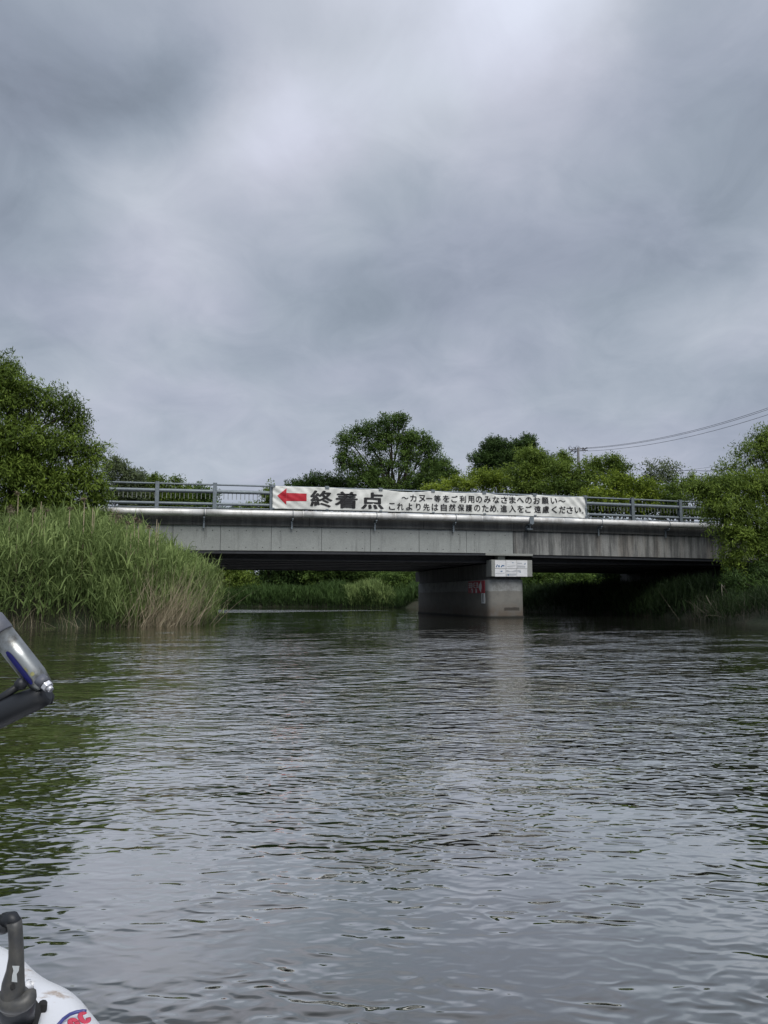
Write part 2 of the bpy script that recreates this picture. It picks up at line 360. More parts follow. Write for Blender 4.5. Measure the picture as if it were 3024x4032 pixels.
# ------------------------------------------------------------ the bridge
def cam_z(x): return -.0004 * (x - 13) ** 2
def cz(x, y, z): return (x, y, z + cam_z(x))
X0, X1, FY = -5.0, 28.0, 31.1
bridge = thing('bridge', (13.93, 37, 0), 'low grey concrete road bridge crossing the river on one pier', 'bridge')
pl = [-5.0, -2.95, -.86, 1.03, 3.11, 5.24, 7.38, 9.58, 11.8, 14.05]
for a, b_ in zip(pl[:-1], pl[1:]):
    MB().box(a + .008, b_ - .008, FY, FY + .22, 2.9, 3.93, cz).build('fascia_panel', M['panel'], bridge)
xs = np.linspace(14.07, X1, 9)
gm = MB()
for a, b_ in zip(xs[:-1], xs[1:]): gm.box(a, b_, FY, FY + .25, 2.86, 3.93, cz)
tag(gm.build('fascia_girder', M['stained'], bridge), 'streaked dark-stained fascia girder')
MB().box(14.052, 14.068, FY + .03, FY + .2, 2.9, 3.93, cz).build('expansion_joint', M['hole'], bridge)
MB().box(12.7, 15.02, FY - .012, FY + .2, 2.80, 2.897, cz).build('bottom_lip', M['cap'], bridge, bevel=.008)
hb = MB()
for a, b_ in zip(pl[2:-1], pl[3:]):
    for fx in (.17, .5, .83):
        for zz in (3.03, 3.72):
            xx = a + (b_ - a) * fx; c0 = np.array(cz(xx, FY, zz)); hb.path([c0 - [0, .004, 0], c0 + [0, .02, 0]], .021, 6)
tag(hb.build('tie_hole', M['hole'], bridge), kind='stuff')
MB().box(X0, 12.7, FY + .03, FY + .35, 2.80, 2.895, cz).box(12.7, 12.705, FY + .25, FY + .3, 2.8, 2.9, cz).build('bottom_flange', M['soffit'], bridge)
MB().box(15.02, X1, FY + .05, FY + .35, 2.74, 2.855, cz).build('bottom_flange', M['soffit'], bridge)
kx = [-5.0, -.1, 4.7, 9.75, 14.06, 18.6, 23.2, X1]
for a, b_ in zip(kx[:-1], kx[1:]):
    mb = MB(); nseg = 3
    for i in range(nseg): mb.box(a + .006 + (b_ - a - .012) * i / nseg, a + .006 + (b_ - a - .012) * (i + 1) / nseg, FY - .09, FY + .42, 3.932, 4.50, cz)
    mb.build('kerb', M['kerb'], bridge)
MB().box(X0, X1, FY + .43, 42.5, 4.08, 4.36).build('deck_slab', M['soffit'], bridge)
MB().box(X0, X1, FY + .9, 41.9, 4.364, 4.42).build('road_surface', M['asphalt'], bridge)
MB().box(X0, X1, 42.5, 42.9, 3.7, 4.5).build('kerb', M['kerb'], bridge)
for y in np.linspace(32.1, 41.2, 6):
    for a, b_ in ((X0, 13.7), (14.2, X1)):
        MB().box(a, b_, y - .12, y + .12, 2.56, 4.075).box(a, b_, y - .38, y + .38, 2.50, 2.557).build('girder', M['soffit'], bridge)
MB().box(X0, X1, 42.1, 42.3, 2.45, 4.075).build('girder', M['soffit'], bridge)
MB().box(13.4, 13.75, 31.35, 31.75, 2.6, 2.80).build('bearing', M['cap'], bridge)
for y in np.linspace(32.1, 41.2, 6):
    for a in (13.25, 14.35): MB().box(a, a + .3, y - .2, y + .2, 2.44, 2.497).build('bearing', M['soffit'], bridge)
# pier with rounded noses, and its cap
cx, rr, yn, yf = 13.78, .89, 31.9, 41.7
def stadium(r_):
    o = []
    pw = lambda q_: math.copysign(abs(q_) ** .42, q_)
    for i in range(29): t = math.pi + math.pi * i / 28; o.append((cx + r_ * pw(math.cos(t)), yn + .72 * r_ * pw(math.sin(t))))
    for i in range(29): t = math.pi * i / 28; o.append((cx + r_ * pw(math.cos(t)), yf + .72 * r_ * pw(math.sin(t))))
    return o
pier = MB().prism(stadium(rr), lambda x, y: (x, y, -1.0), lambda x, y: (x, y, 1.72)).build('pier', M['pier'], bridge)
MB().prism(stadium(rr - .06), lambda x, y: (x, y, 1.72), lambda x, y: (x, y, 1.85)).build('pier_neck', M['kerb'], pier)
MB().prism(stadium(rr + .035), lambda x, y: (x, y, -1.02), lambda x, y: (x, y, .085)).build('pier_footing', M['pier'], pier)
MB().box(12.93, 14.92, 30.98, 31.6, 1.852, 2.60).build('pier_cap', M['cap'], bridge, bevel=.015)
MB().box(12.93, 14.92, 31.602, 42.75, 1.853, 2.44).build('pier_cap', M['kerb'], bridge)  # darker concrete than the front block, painting in the shade under the deck
for x0, x1 in ((-5.6, -4.0), (26.9, 28.6)):
    MB().box(x0, x1, 30.9, 43, -.5, 2.44).box(x0 if x0 < 0 else x1 - .4, x0 + .4 if x0 < 0 else x1, 31.5, 42.6, 2.44, 4.06).build('abutment', M['kerb'], bridge)

# guard rail
RY = 31.22
rail = thing('guard_rail', (13, RY, 4.5), 'blue-grey galvanised guard rail with round rails along the bridge edge', 'railing')
posts = [-6.3, -3.9, -1.53, .76, 3.10, 5.45, 7.82, 10.22, 12.66, 15.15, 17.80, 20.33, 22.97, 25.5, 27.9]
def rails(zt, r_, name):
    xx = np.linspace(-6.4, 28, 30); MB().path([cz(x, RY, zt) for x in xx], r_, 12).build(name, M['galv'], rail, smooth=True)
rails(5.632, .037, 'top_rail'); rails(5.345, .078, 'middle_rail'); rails(4.825, .06, 'lower_rail'); rails(4.655, .026, 'bottom_rail')
for x in posts:
    c = cam_z(x); mb = MB()
    mb.box(x - .075, x + .075, RY - .098, RY - .082, 4.5 + c, 5.69 + c).box(x - .008, x + .008, RY - .081, RY + .08, 4.5 + c, 5.66 + c).box(x - .075, x + .075, RY + .081, RY + .095, 4.5 + c, 5.66 + c)
    mb.box(x - .12, x + .12, RY - .12, RY + .12, 4.5 + c, 4.52 + c)
    po = mb.build('post', M['galv'], rail)
    MB().box(x - .085, x + .085, RY - .104, RY + .1, 5.66 + c + .032, 5.66 + c + .045).build('post_cap', M['galv'], po)
BX0, BX1 = 3.13, 17.72
proto = None
for a, b_ in zip(posts[:-1], posts[1:]):
    if a > 3 and b_ < 17.9: continue
    for x in np.arange(a + .2, b_ - .1, .172):
        if proto is None:
            proto = MB().path([(x, RY, 4.88), (x, RY, 5.28)], .012, 6).build('baluster', M['baluster'], rail); px0 = x; o = proto; pz0 = cam_z(x)
            continue
        o = proto.copy(); col.objects.link(o); o.parent = rail; o.location = (x - px0, 0, cam_z(x) - pz0)

# pipe along the kerb
PY, PR = 30.74, .142
pipe = thing('pipe', (13, PY, 4.4), 'pale grey utility pipe strapped along the outside of the bridge kerb', 'pipe')
px_ = np.arange(-7.6, 28.5, 4.0)
for a, b_ in zip(px_[:-1], px_[1:]):
    b_ = min(b_, 28.2); s_ = MB().path([cz(x, PY, 4.41) for x in np.linspace(a + .004, b_ - .004, 5)], PR, 28).build('pipe_section', M['pipe'], pipe, smooth=True)
    MB().path([cz(b_ - .05, PY, 4.41), cz(b_ + .01, PY, 4.41)], PR + .006, 28).build('joint_ring', M['pipe'], s_, smooth=True)
for i, x in enumerate(np.arange(-3.25, 27, 3.6)):
    c = cam_z(x); big = i == 5
    sb = MB()
    for j in range(17):
        pass
    ring = [(x, PY + (PR + .012) * math.cos(t), 4.41 + c + (PR + .012) * math.sin(t)) for t in np.linspace(0, 2 * math.pi, 25)]
    sb.path(ring, .014, 6)
    st = sb.build('strap', M['galv'], pipe, smooth=True)
    ww = .10 if big else .035
    MB().box(x - ww, x + ww, PY - .06, 31.005, 4.19 + c, 4.235 + c).box(x - ww, x + ww, 30.97, 31.005, (3.95 if big else 3.80) + c, 4.185 + c).box(x - .012, x + .012, PY - .02, 30.96, (4.02 if big else 4.12) + c, 4.185 + c).build('bracket', M['galv'], pipe)
    if big: MB().box(x - .16, x + .1, PY - .05, 30.95, 3.98 + c, 4.02 + c).build('anchor_foot', M['galv'], pipe); MB().box(x - .10, x + .10, PY - .19, PY - .165, 4.22 + c, 4.55 + c).build('anchor_plate', M['galv'], pipe)

# ------------------------------------------------------------ the banner
BY = 31.04
bp_ = [p for p in posts if 3 < p < 17.9]
def hang(x):
    """distance between the two posts either side (0 at a post, 1 half-way)"""
    for a, b_ in zip(bp_[:-1], bp_[1:]):
        if a <= x <= b_: t = (x - a) / (b_ - a); return 4 * t * (1 - t), t
    return 0.0, 0.0
sagamt = {0: .02, 1: .05, 2: .10, 3: .055, 4: .10, 5: .05, 6: .03}
def sag(x):
    for i, (a, b_) in enumerate(zip(bp_[:-1], bp_[1:])):
        if a <= x <= b_: return sagamt.get(i, .04)
    return .03
def cloth_y(x, z):
    s_, t = hang(x); u = (5.6 - z) / .95
    y = BY - .022 * s_ * math.sin(math.pi * min(max(u, 0), 1)) * 1.3
    d = min(t, 1 - t)
    y += .016 * math.exp(-u * 1.7) * math.sin(d * 36 + u * 9) * (1 - .3 * s_)
    y += .010 * math.sin(x * 2.7 + z * 6) + .007 * math.sin(x * 7.1 - z * 11)
    y += .020 * math.exp(-abs(x - BX1) * 1.4) * math.sin((x + z) * 15) + .018 * math.exp(-abs(x - BX0) * 1.0) * math.sin((x * .6 + z) * 20)
    return y
def cloth_z(x, v_):
    s_, t = hang(x); top = 5.635 + cam_z(x) - sag(x) * s_; bot = 4.655 - .003 * (x - 3) + cam_z(x) + .012 * s_; return bot + (top - bot) * v_
NXc, NZc = 440, 34
V = []
for i in range(NXc + 1):
    x = BX0 + (BX1 - BX0) * i / NXc
    for j in range(NZc + 1):
        z = cloth_z(x, j / NZc); V.append((x, cloth_y(x, z), z))
I = np.arange((NXc + 1) * (NZc + 1)).reshape(NXc + 1, NZc + 1)
F = np.stack([I[:-1, :-1], I[1:, :-1], I[1:, 1:], I[:-1, 1:]], -1).reshape(-1, 4)
banner = thing('banner', (10.4, BY, 4.7), 'long white cloth banner with red arrow and black Japanese lettering tied to the railing', 'banner')
cl = fast_mesh('cloth', np.array(V), F, M['cloth'], banner, smooth=True)
sm = cl.modifiers.new('thickness', 'SOLIDIFY'); sm.thickness = .003; sm.offset = 1
for i, p in enumerate(bp_):
    c = cam_z(p); p2 = p - .04 if i == len(bp_) - 1 else p + (.05 if i == 0 else 0)
    MB().box(p2 - .085, p2 + .085, BY - .035, BY - .022, 5.575 + c, 5.685 + c).box(p2 - .085, p2 + .085, BY - .021, BY + .09, 5.672 + c, 5.685 + c).build('clip', M['galv'], banner, bevel=.004)
    MB().box(p2 - .065, p2 + .065, BY - .035, BY - .022, 4.64 + c, 4.70 + c).build('clip', M['galv'], banner, bevel=.004)
tie = MB().path([(BX1 - .03, BY - .03, 5.12), (BX1 + .10, BY - .05, 5.09), (BX1 + .16, BY + .05, 5.04)], .006, 5).path([(BX1 - .02, BY - .03, 4.72), (BX1 + .13, BY - .04, 4.76), (BX1 + .17, BY, 4.9)], .006, 5).build('tie_cord', M['white_sign'], banner)
SL = 8e-3
arrow_px = [(1091, 1952), (1128, 1923), (1128, 1941), (1207, 1944), (1207, 1974), (1128, 1973), (1128, 1989)]
ap = [at(x, y, BY) for x, y in arrow_px]
mb = MB(); n_ = 14                      # strips so that the print follows the folds
poly = [(p[0], p[2]) for p in ap]
def strip(xa, xb, ztopf, zbotf, n_=24, m_=8):
    vs, fs = [], []
    for i in range(n_ + 1):
        x = xa + (xb - xa) * i / n_
        for j in range(m_ + 1):
            z = zbotf(x) + (ztopf(x) - zbotf(x)) * j / m_; vs.append((x, cloth_y(x, z) - SL, z))
    for i in range(n_):
        for j in range(m_):
            a = i * (m_ + 1) + j; fs.append((a, a + m_ + 1, a + m_ + 2, a + 1))
    mb.add(vs, fs)
lerp = lambda x, p, q_: p[1] + (q_[1] - p[1]) * (x - p[0]) / (q_[0] - p[0])
strip(poly[0][0], poly[1][0], lambda x: lerp(x, poly[0], poly[1]), lambda x: lerp(x, poly[0], poly[6]))
strip(poly[2][0] + .0005, poly[3][0], lambda x: lerp(x, poly[2], poly[3]), lambda x: lerp(x, poly[5], poly[4]))
tag(mb.build('arrow', M['red_print'], banner), 'red arrow pointing left')
fnt = bpy.data.curves.new('t', 'FONT')
def glyph(ch, bold):
    cu = bpy.data.curves.new('g', 'FONT'); cu.body = ch; cu.size = 1; cu.offset = bold; cu.resolution_u = 3; cu.fill_mode = 'BOTH'
    cu.fill_mode = 'FRONT' if hasattr(cu, 'fill_mode') else cu.fill_mode
    ob = bpy.data.objects.new('g', cu); col.objects.link(ob); dg = bpy.context.evaluated_depsgraph_get()
    ev = ob.evaluated_get(dg); me = bpy.data.meshes.new_from_object(ev)
    bpy.data.objects.remove(ob); bpy.data.curves.remove(cu)
    return me
def embolden(me, b_):
    n = len(me.vertices); co = np.zeros(n * 3); me.vertices.foreach_get('co', co); co = co.reshape(-1, 3)
    fs0 = [tuple(p.vertices) for p in me.polygons]; vs, fs = [], []
    for i, (dx, dz) in enumerate(((0, 0), (b_, 0), (-b_, 0), (0, b_ * .6), (0, -b_ * .6), (b_ * .7, b_ * .4), (-b_ * .7, -b_ * .4))):
        vs += [(p[0] + dx, p[1] + dz, i * .00015) for p in co]; fs += [tuple(q_ + i * n for q_ in f) for f in fs0]
    m2 = bpy.data.meshes.new('character'); m2.from_pydata(vs, [], fs); m2.update(); bpy.data.meshes.remove(me); return m2
def put_char(ch, px, py, hpx, wpx, bold):
    me = embolden(glyph(ch, 0), bold); n = len(me.vertices)
    if n == 0: return
    co = np.zeros(n * 3); me.vertices.foreach_get('co', co); co = co.reshape(-1, 3)
    c0 = at(px, py, BY); s_ = 1 / 95.0 * (c0[1] / 31.0) * (1 + .0)
    dep = (c0 - EYE) @ FW; mpp = dep / FPX
    mpx = mpp / math.cos(YAW + math.atan((px - 1512) / FPX) * 0 )   # metres per pixel
    lo, hi = co.min(0), co.max(0); ctr = (lo + hi) / 2
    W, Hh = hi[0] - lo[0], hi[1] - lo[1]
    sx_ = wpx * abs(at(px + .5, py, BY)[0] - at(px - .5, py, BY)[0]); sz_ = hpx * abs(at(px, py - .5, BY)[2] - at(px, py + .5, BY)[2])
    kx_, kz_ = sx_ / max(W, 1e-3), sz_ / max(Hh, 1e-3)
    x = c0[0] + (co[:, 0] - ctr[0]) * kx_; z = c0[2] + (co[:, 1] - ctr[1]) * kz_ 
    y = np.array([cloth_y(a, b_) for a, b_ in zip(x, z)]) - SL - .012 - co[:, 2]
    off = parent_off(banner)
    new = np.stack([x - off[0], y - off[1], z - off[2]], -1); me.vertices.foreach_set('co', new.ravel()); me.materials.clear(); me.materials.append(M['black_text']); me.update()
    me.name = 'character'
    o = bpy.data.objects.new('character', me); col.objects.link(o); o.parent = banner
for ch, xa, xb, ya, yb in (('終', 1221, 1310, 1931, 1997), ('着', 1318, 1408, 1936, 2002), ('点', 1421, 1511, 1939, 2005)):
    put_char(ch, (xa + xb) / 2, (ya + yb) / 2, yb - ya, xb - xa, .032)
up = [1500 + v_ / 3.95 for v_ in (370, 500, 637, 750, 875, 1010, 1140, 1270, 1400, 1520)] + [1900 + v_ / 3.77 for v_ in (70, 195, 318, 440, 558, 680, 800, 925, 1055, 1175)]
lw = [1500 + v_ / 3.95 for v_ in (170, 300, 437, 578, 705, 840, 975, 1105, 1240, 1365, 1495)] + [1900 + v_ / 3.77 for v_ in (40, 155, 222, 310, 440, 560, 680, 815, 935, 1060, 1178, 1290, 1410, 1485)]
small = {'～': (28, 8), 'ー': (25, 4), '、': (6, 6), '。': (6, 6), 'り': (19, 28), 'く': (22, 28), 'へ': (28, 19), 'の': (25, 26), 'こ': (25, 27), 'い': (25, 23), '自': (24, 29), 'よ': (25, 28)}
for ch, x in zip('～カヌー等をご利用のみなさまへのお願い～', up):
    wp, hp = small.get(ch, (26, 27)); put_char(ch, x, 1961 + (x - 1593) * .0195, hp, wp, .026)
for ch, x in zip('これより先は自然保護のため、進入をご遠慮ください。', lw):
    wp, hp = small.get(ch, (26, 28)); put_char(ch, x, 1994 + (x - 1543) * .0205 + (10 if ch in '、。' else 0), hp, wp, .026)

# ------------------------------------------------------------ boards on the pier
SY = 30.972
cols_ = [(1949, 1991), (1993, 2034), (2036, 2076)]; rows_ = [(2207, 2238), (2240, 2270)]
desc = [['white sheet with bold blue strokes, top left on the pier cap', 'white sheet with one faint blue dash, top middle on the pier cap', 'white sheet with grey bands and a blue tick, top right on the pier cap'],
        ['white sheet with a purple smear, bottom left on the pier cap', 'greyish creased sheet with a blue spot, bottom middle on the pier cap', 'white sheet with a small grey patch, bottom right on the pier cap']]
marks = {(0, 0): [[(1952, 2232), (1957, 2222), (1960, 2224), (1955, 2234)], [(1961, 2226), (1967, 2225), (1967, 2233), (1963, 2234)], [(1971, 2233), (1976, 2225), (1986, 2226), (1985, 2230), (1979, 2229), (1974, 2234)]],
         (0, 1): [[(2016, 2215), (2022, 2215), (2022, 2217), (2016, 2217)]], (0, 2): [[(2064, 2223), (2067, 2217), (2069, 2218), (2068, 2223)]],
         (1, 0): [[(1969, 2251), (1975, 2247), (1979, 2248), (1977, 2251)]], (1, 1): [[(1998, 2261), (2003, 2262), (2003, 2266), (2000, 2267)]], (1, 2): [[(2045, 2251), (2050, 2251), (2050, 2254), (2046, 2254)]]}
bands = {(0, 2): [[(2037, 2216), (2055, 2216), (2055, 2221), (2037, 2221)], [(2037, 2226), (2068, 2228), (2068, 2235), (2037, 2235)]], (1, 1): [[(1994, 2243), (2012, 2250), (2033, 2243), (2033, 2252), (1994, 2252)], [(1994, 2258), (2033, 2258), (2033, 2266), (1994, 2268)]],
         (1, 2): [[(2037, 2244), (2050, 2244), (2050, 2252), (2037, 2252)]], (0, 1): [[(1997, 2229), (2030, 2226), (2030, 2229), (1997, 2232)]], (1, 0): [[(1951, 2256), (1988, 2256), (1988, 2258), (1951, 2259)]]}
for r_ in range(2):
    for c_ in range(3):
        (xa, xb), (ya, yb) = cols_[c_], rows_[r_]; p, q_ = at(xa, yb, SY), at(xb, ya, SY)
        t = thing('notice_sheet', ((p[0] + q_[0]) / 2, SY, p[2]), desc[r_][c_], 'notice sheet', 'white notice sheets fixed to the pier cap')
        MB().box(p[0], q_[0], SY - .006, 30.9785, p[2], q_[2]).build('sheet', M['white_sheet'], t, bevel=.002)
        for lst, mt, nm, yo in ((marks, 'blue_mark', 'mark', .0112), (bands, 'plastic_sheet', 'grey_patch', .0085)):
            for pg in lst.get((r_, c_), []):
                pp = [at(x, y, SY) for x, y in pg]; MB().prism([(a[0], a[2]) for a in pp], lambda x, z: (x, SY - yo, z), lambda x, z: (x, SY - .0062, z)).build(nm, M[mt], t)
sxx = cx - rr
def side(px, py):        # a place on the pier's left flank, from the sight line
    d = ray(px, py); t = (sxx - .02) / d[0]; return EYE + d * t
a, b_ = side(1908, 2278), side(1839, 2278); zb, zt_ = side(1908, 2335)[2], 1.69
sg = thing('warning_sign', (sxx, a[1], zb), 'red sign board with white lettering on the shaded flank of the pier', 'sign')
YA, YB = a[1] + .02, a[1] + 2.1
MB().box(sxx - .022, sxx - .003, YA, YB, zb, zt_).build('board', M['red_sign'], sg)
lt = []
for i in range(5):         # the two rows of letters, readable only as strokes from the river
    y0 = YA + .80 + i * .25; z1 = zt_ - .08
    for s_ in ((0, .04, 0, .24), (.07, .2, 0, .035), (.07, .2, .10, .135), (.07, .2, .205, .24), (.12, .155, .035, .205)):
        if (i + int(s_[0] * 100)) % 4 == 1: continue
        lt.append((y0 + s_[0], y0 + s_[1], z1 - s_[3], z1 - s_[2]))
for i in range(2):
    y0 = YA + .95 + i * .5; z1 = zt_ - .36
    lt += [(y0, y0 + .1, z1 - .2, z1), (y0 + .03, y0 + .2, z1 - .04, z1), (y0 + .12, y0 + .16, z1 - .2, z1 - .041)]
for y0, y1, z0, z1 in lt: MB().box(sxx - .026, sxx - .0222, y0, y1, z0, z1).build('stroke', M['white_sign'], sg)
aw = [(YA + .40, zt_ - .02), (YA + .40, zt_ - .14), (YA + .36, zt_ - .19), (YA + .36, zt_ - .36), (YA + .42, zt_ - .45), (YA + .42, zt_ - .55), (YA + .56, zt_ - .46), (YA + .72, zt_ - .30), (YA + .60, zt_ - .16)]
MB().prism(aw, lambda y, z: (sxx - .0225, y, z), lambda y, z: (sxx - .027, y, z)).build('arrow_mark', M['white_sign'], sg)
pz = side(1908, 2376)[2]
pt_ = thing('depth_plate', (sxx, YA, pz), 'narrow white plate with a black bar below the red sign', 'plate')
MB().box(sxx - .022, sxx - .003, YA, YA + .40, pz, zb - .012).build('plate', M['white_sign'], pt_)
MB().box(sxx - .026, sxx - .0222, YA + .17, YA + .24, pz + .07, zb - .03).build('bar_mark', M['black_text'], pt_)

# ------------------------------------------------------------ trees
def unit(n):
    d = rng.normal(size=(n, 3)); return d / np.linalg.norm(d, axis=1)[:, None]
def leaves_at(C, D, size, width, tint, NN=None):
    """diamond leaves: C centres, D long axis, returns V,F,tint"""
    n = len(C); S = np.cross(D, unit(n) if NN is None else NN); S /= np.linalg.norm(S, axis=1)[:, None] + 1e-9
    L = size * rng.uniform(.6, 1.35, n)[:, None]; Wd = width * rng.uniform(.7, 1.3, n)[:, None]
    V = np.empty((n, 4, 3)); V[:, 0] = C - D * L / 2; V[:, 1] = C + S * Wd / 2; V[:, 2] = C + D * L / 2; V[:, 3] = C - S * Wd / 2
    F = np.arange(n * 4).reshape(n, 4); return V.reshape(-1, 3), F, np.repeat(tint, 4)
def crown(lumps, size, width, per, spread, droop=.2, dens=1.0, lump_tint=.3):
    Vs, Fs, Ts = [], [], []; off = 0
    for (c, rad, ns) in lumps:
        ns = int(ns * dens * 3.6); c = np.array(c); rad = np.array(rad)
        d = unit(ns); d[:, 2] = np.where(rng.random(ns) < .45, np.abs(d[:, 2]), d[:, 2])
        ph = rng.uniform(0, 6.28, 6)
        bump = 1 + .16 * np.sin(d[:, 0] * 5 + ph[0]) * np.sin(d[:, 1] * 5 + ph[1]) + .13 * np.sin(d[:, 2] * 8 + ph[2]) + .10 * np.sin(d[:, 0] * 11 + ph[3]) * np.sin(d[:, 2] * 10 + ph[4])
        rr_ = (1 - .62 * rng.random(ns) ** 1.9) * bump
        P_ = c + d * rad * rr_[:, None]
        axis = d * .75 + unit(ns) * .55; axis[:, 2] += .25 - droop; axis /= np.linalg.norm(axis, axis=1)[:, None]
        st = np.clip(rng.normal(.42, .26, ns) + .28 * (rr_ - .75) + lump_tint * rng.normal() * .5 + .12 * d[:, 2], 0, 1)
        t = rng.uniform(-1, 1, (ns, per))
        C = P_[:, None] + axis[:, None] * (t[..., None] * spread) + rng.normal(size=(ns, per, 3)) * spread * .34
        C[..., 2] -= droop * spread * np.abs(t) * .6
        D = axis[:, None] * .8 + rng.normal(size=(ns, per, 3)) * .6; D[..., 2] -= droop; D /= np.linalg.norm(D, axis=2)[..., None]
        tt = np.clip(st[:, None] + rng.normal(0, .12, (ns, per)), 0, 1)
        NN = np.repeat(d, per, axis=0) * .75 + unit(ns * per) * .75; NN[:, 2] += .65
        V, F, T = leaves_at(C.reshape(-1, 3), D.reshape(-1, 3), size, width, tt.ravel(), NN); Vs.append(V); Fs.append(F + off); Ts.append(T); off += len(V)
    return np.concatenate(Vs), np.concatenate(Fs), np.concatenate(Ts)
def limb(mb, a, b_, r0, r1, wob=.08, n=6, segs=5):
    a, b_ = np.array(a, float), np.array(b_, float); L = np.linalg.norm(b_ - a); pts = []
    for i in range(segs + 1):
        t = i / segs; p = a + (b_ - a) * t; p[2] += L * .10 * math.sin(math.pi * t) ; p = p + rng.normal(size=3) * wob * L * .25 * (0 if i in (0,) else 1); pts.append(p)
    mb.path(pts, [r0 + (r1 - r0) * i / segs for i in range(segs + 1)], n); return pts
def tree(label, cat, Y, lumps_px, leaf, mat, base_px=None, dens=1.0, trunk_r=.16, limbs=True, name='tree', droop=.2, group=None, airy=1.0, depth_f=.9, base_z=None, twigs=0, limb_parts=False):
    """lumps_px: (px, py, half-width px, half-height px[, dY, weight])"""
    size, width, per, spread = leaf; L = []
    for q_ in lumps_px:
        px, py, hw, hh = q_[:4]; dY = q_[4] if len(q_) > 4 else 0; wt = q_[5] if len(q_) > 5 else 1
        c = at(px, py, Y + dY); mpp = ((c - EYE) @ FW) / FPX; rx, rz = hw * mpp, hh * mpp; ry = depth_f * (rx + rz) / 2 if rx < 3 * rz else rz * 1.2
        area = (rx * rz + rx * ry + ry * rz) * 4.2
        L.append((c, (rx, ry, rz), max(12, area / (spread * spread * 2.2) * wt * airy)))
    zc = sum(l[0] for l in L) / len(L)
    bx = at(base_px[0], base_px[1], Y)[0] if base_px else zc[0]; bz = float(ground_z(np.array([bx]), np.array([Y]))[0]) if base_z is None else base_z
    t = thing(name, (bx, Y, bz), label, cat, group)
    V, F, T = crown(L, size, width, per, spread, droop, dens)
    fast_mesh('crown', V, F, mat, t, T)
    tm = MB(); top = max(L, key=lambda l: l[0][2])[0]; fork = np.array([bx + (top[0] - bx) * .25, Y, bz + (top[2] - bz) * .42])
    tm.path([(bx, Y, bz - .3), ((bx * 2 + fork[0]) / 3, Y, bz + (fork[2] - bz) * .5), fork], [trunk_r * 1.25, trunk_r, trunk_r * .85], 9)
    tr_ = tm
    if limbs:
        if limb_parts: tr_ = None; tm.build('trunk', M['bark'], t, smooth=True)
        for l in L:
            mb = MB() if limb_parts else tm
            pts = limb(mb, fork, l[0], trunk_r * .55, trunk_r * .12)
            for j in range(twigs):
                p = pts[random.randint(2, len(pts) - 1)]; e = l[0] + unit(1)[0] * np.array(l[1]) * .85
                limb(mb, p, e, trunk_r * .16, trunk_r * .035, n=4, segs=4)
            if limb_parts: mb.build('limb', M['bark'], t, smooth=True)
    if tr_ is not None: tm.build('trunk', M['bark'], t, smooth=True)
    return t
WIL = (.17, .040, 15, .26); FAR = (.24, .12, 15, .42); MID = (.21, .085, 15, .36)
# nearest, left and right of the bridge
tree('large willowy tree filling the left edge in front of the bridge end', 'tree', 28.2,
     [(-60, 1640, 150, 220), (60, 1560, 90, 120), (170, 1600, 105, 85), (270, 1620, 75, 70), (300, 1700, 60, 75), (90, 1760, 160, 120, -.5), (250, 1790, 110, 90, -.6), (360, 1800, 70, 70, -.3),
      (40, 1900, 150, 130, -.6), (190, 1920, 130, 110, -.5), (340, 1900, 85, 90, -.3), (385, 1960, 48, 65, -.1), (250, 2010, 150, 85, 0), (60, 2020, 140, 90), (-100, 1850, 150, 200), (15, 1480, 60, 90), (350, 2040, 70, 50)],
     WIL, M['leaf_willow'], (60, 2100), trunk_r=.24, droop=.5, twigs=2, airy=.9)
tree('tall leaning willowy tree at the right edge above the bridge end', 'tree', 27.6,
     [(3060, 1770, 110, 90), (2960, 1800, 95, 70, 0, .55), (2880, 1850, 70, 60, 0, .5), (3090, 1880, 110, 90), (3000, 1740, 60, 60)], WIL, M['leaf_willow'], (3090, 2200), trunk_r=.2, droop=.45, twigs=3, airy=.75)
tree('dense yellow-green willow bush hiding the right end of the railing', 'tree', 26.6,
     [(2850, 1930, 120, 65), (2960, 1920, 110, 80), (3060, 1960, 110, 110), (2860, 2010, 110, 80, -.3), (2960, 2060, 110, 80, -.5), (2900, 2140, 70, 90, -.6), (2885, 2215, 38, 50, -.6), (3040, 2130, 90, 80, -.2), (2990, 2150, 60, 60, -.6), (2750, 1930, 80, 45, .3, .8), (3060, 2240, 40, 60, 0)],
     WIL, M['leaf_willow'], (3010, 2300), trunk_r=.16, droop=.5, twigs=2)
# behind the railing, left to right
G = 'trees rising behind the bridge railing'
tree('thin grey-green tree beside the large left tree', 'tree', 82, [(455, 1850, 60, 55), (520, 1890, 55, 50), (440, 1930, 70, 60), (500, 1960, 90, 50)], FAR, M['leaf_grey'], (460, 2100), airy=.75, group=G)
tree('light green tree behind the railing left of the second post', 'tree', 84, [(600, 1920, 75, 48), (560, 1960, 80, 50), (680, 1960, 80, 50), (610, 1895, 28, 34, 0, .6), (700, 1900, 24, 28, 0, .8), (620, 2000, 150, 40)], FAR, M['leaf_olive'], (600, 2100), airy=.95, group=G)
tree('low green tree behind the railing right of the second post', 'tree', 86, [(770, 1950, 70, 42), (825, 1970, 40, 45), (740, 1985, 90, 35)], FAR, M['leaf_elm'], (780, 2100), group=G)
tree('small dark treetop far off beneath the lower rail', 'tree', 90, [(870, 2010, 35, 16), (925, 2010, 16, 12)], FAR, M['leaf_dark'], (880, 2100), group=G)
tree('small tree showing just left of the banner', 'tree', 84, [(1060, 1965, 28, 55), (1010, 2005, 80, 24), (1110, 2010, 60, 30)], FAR, M['leaf_olive'], (1060, 2100), group=G)
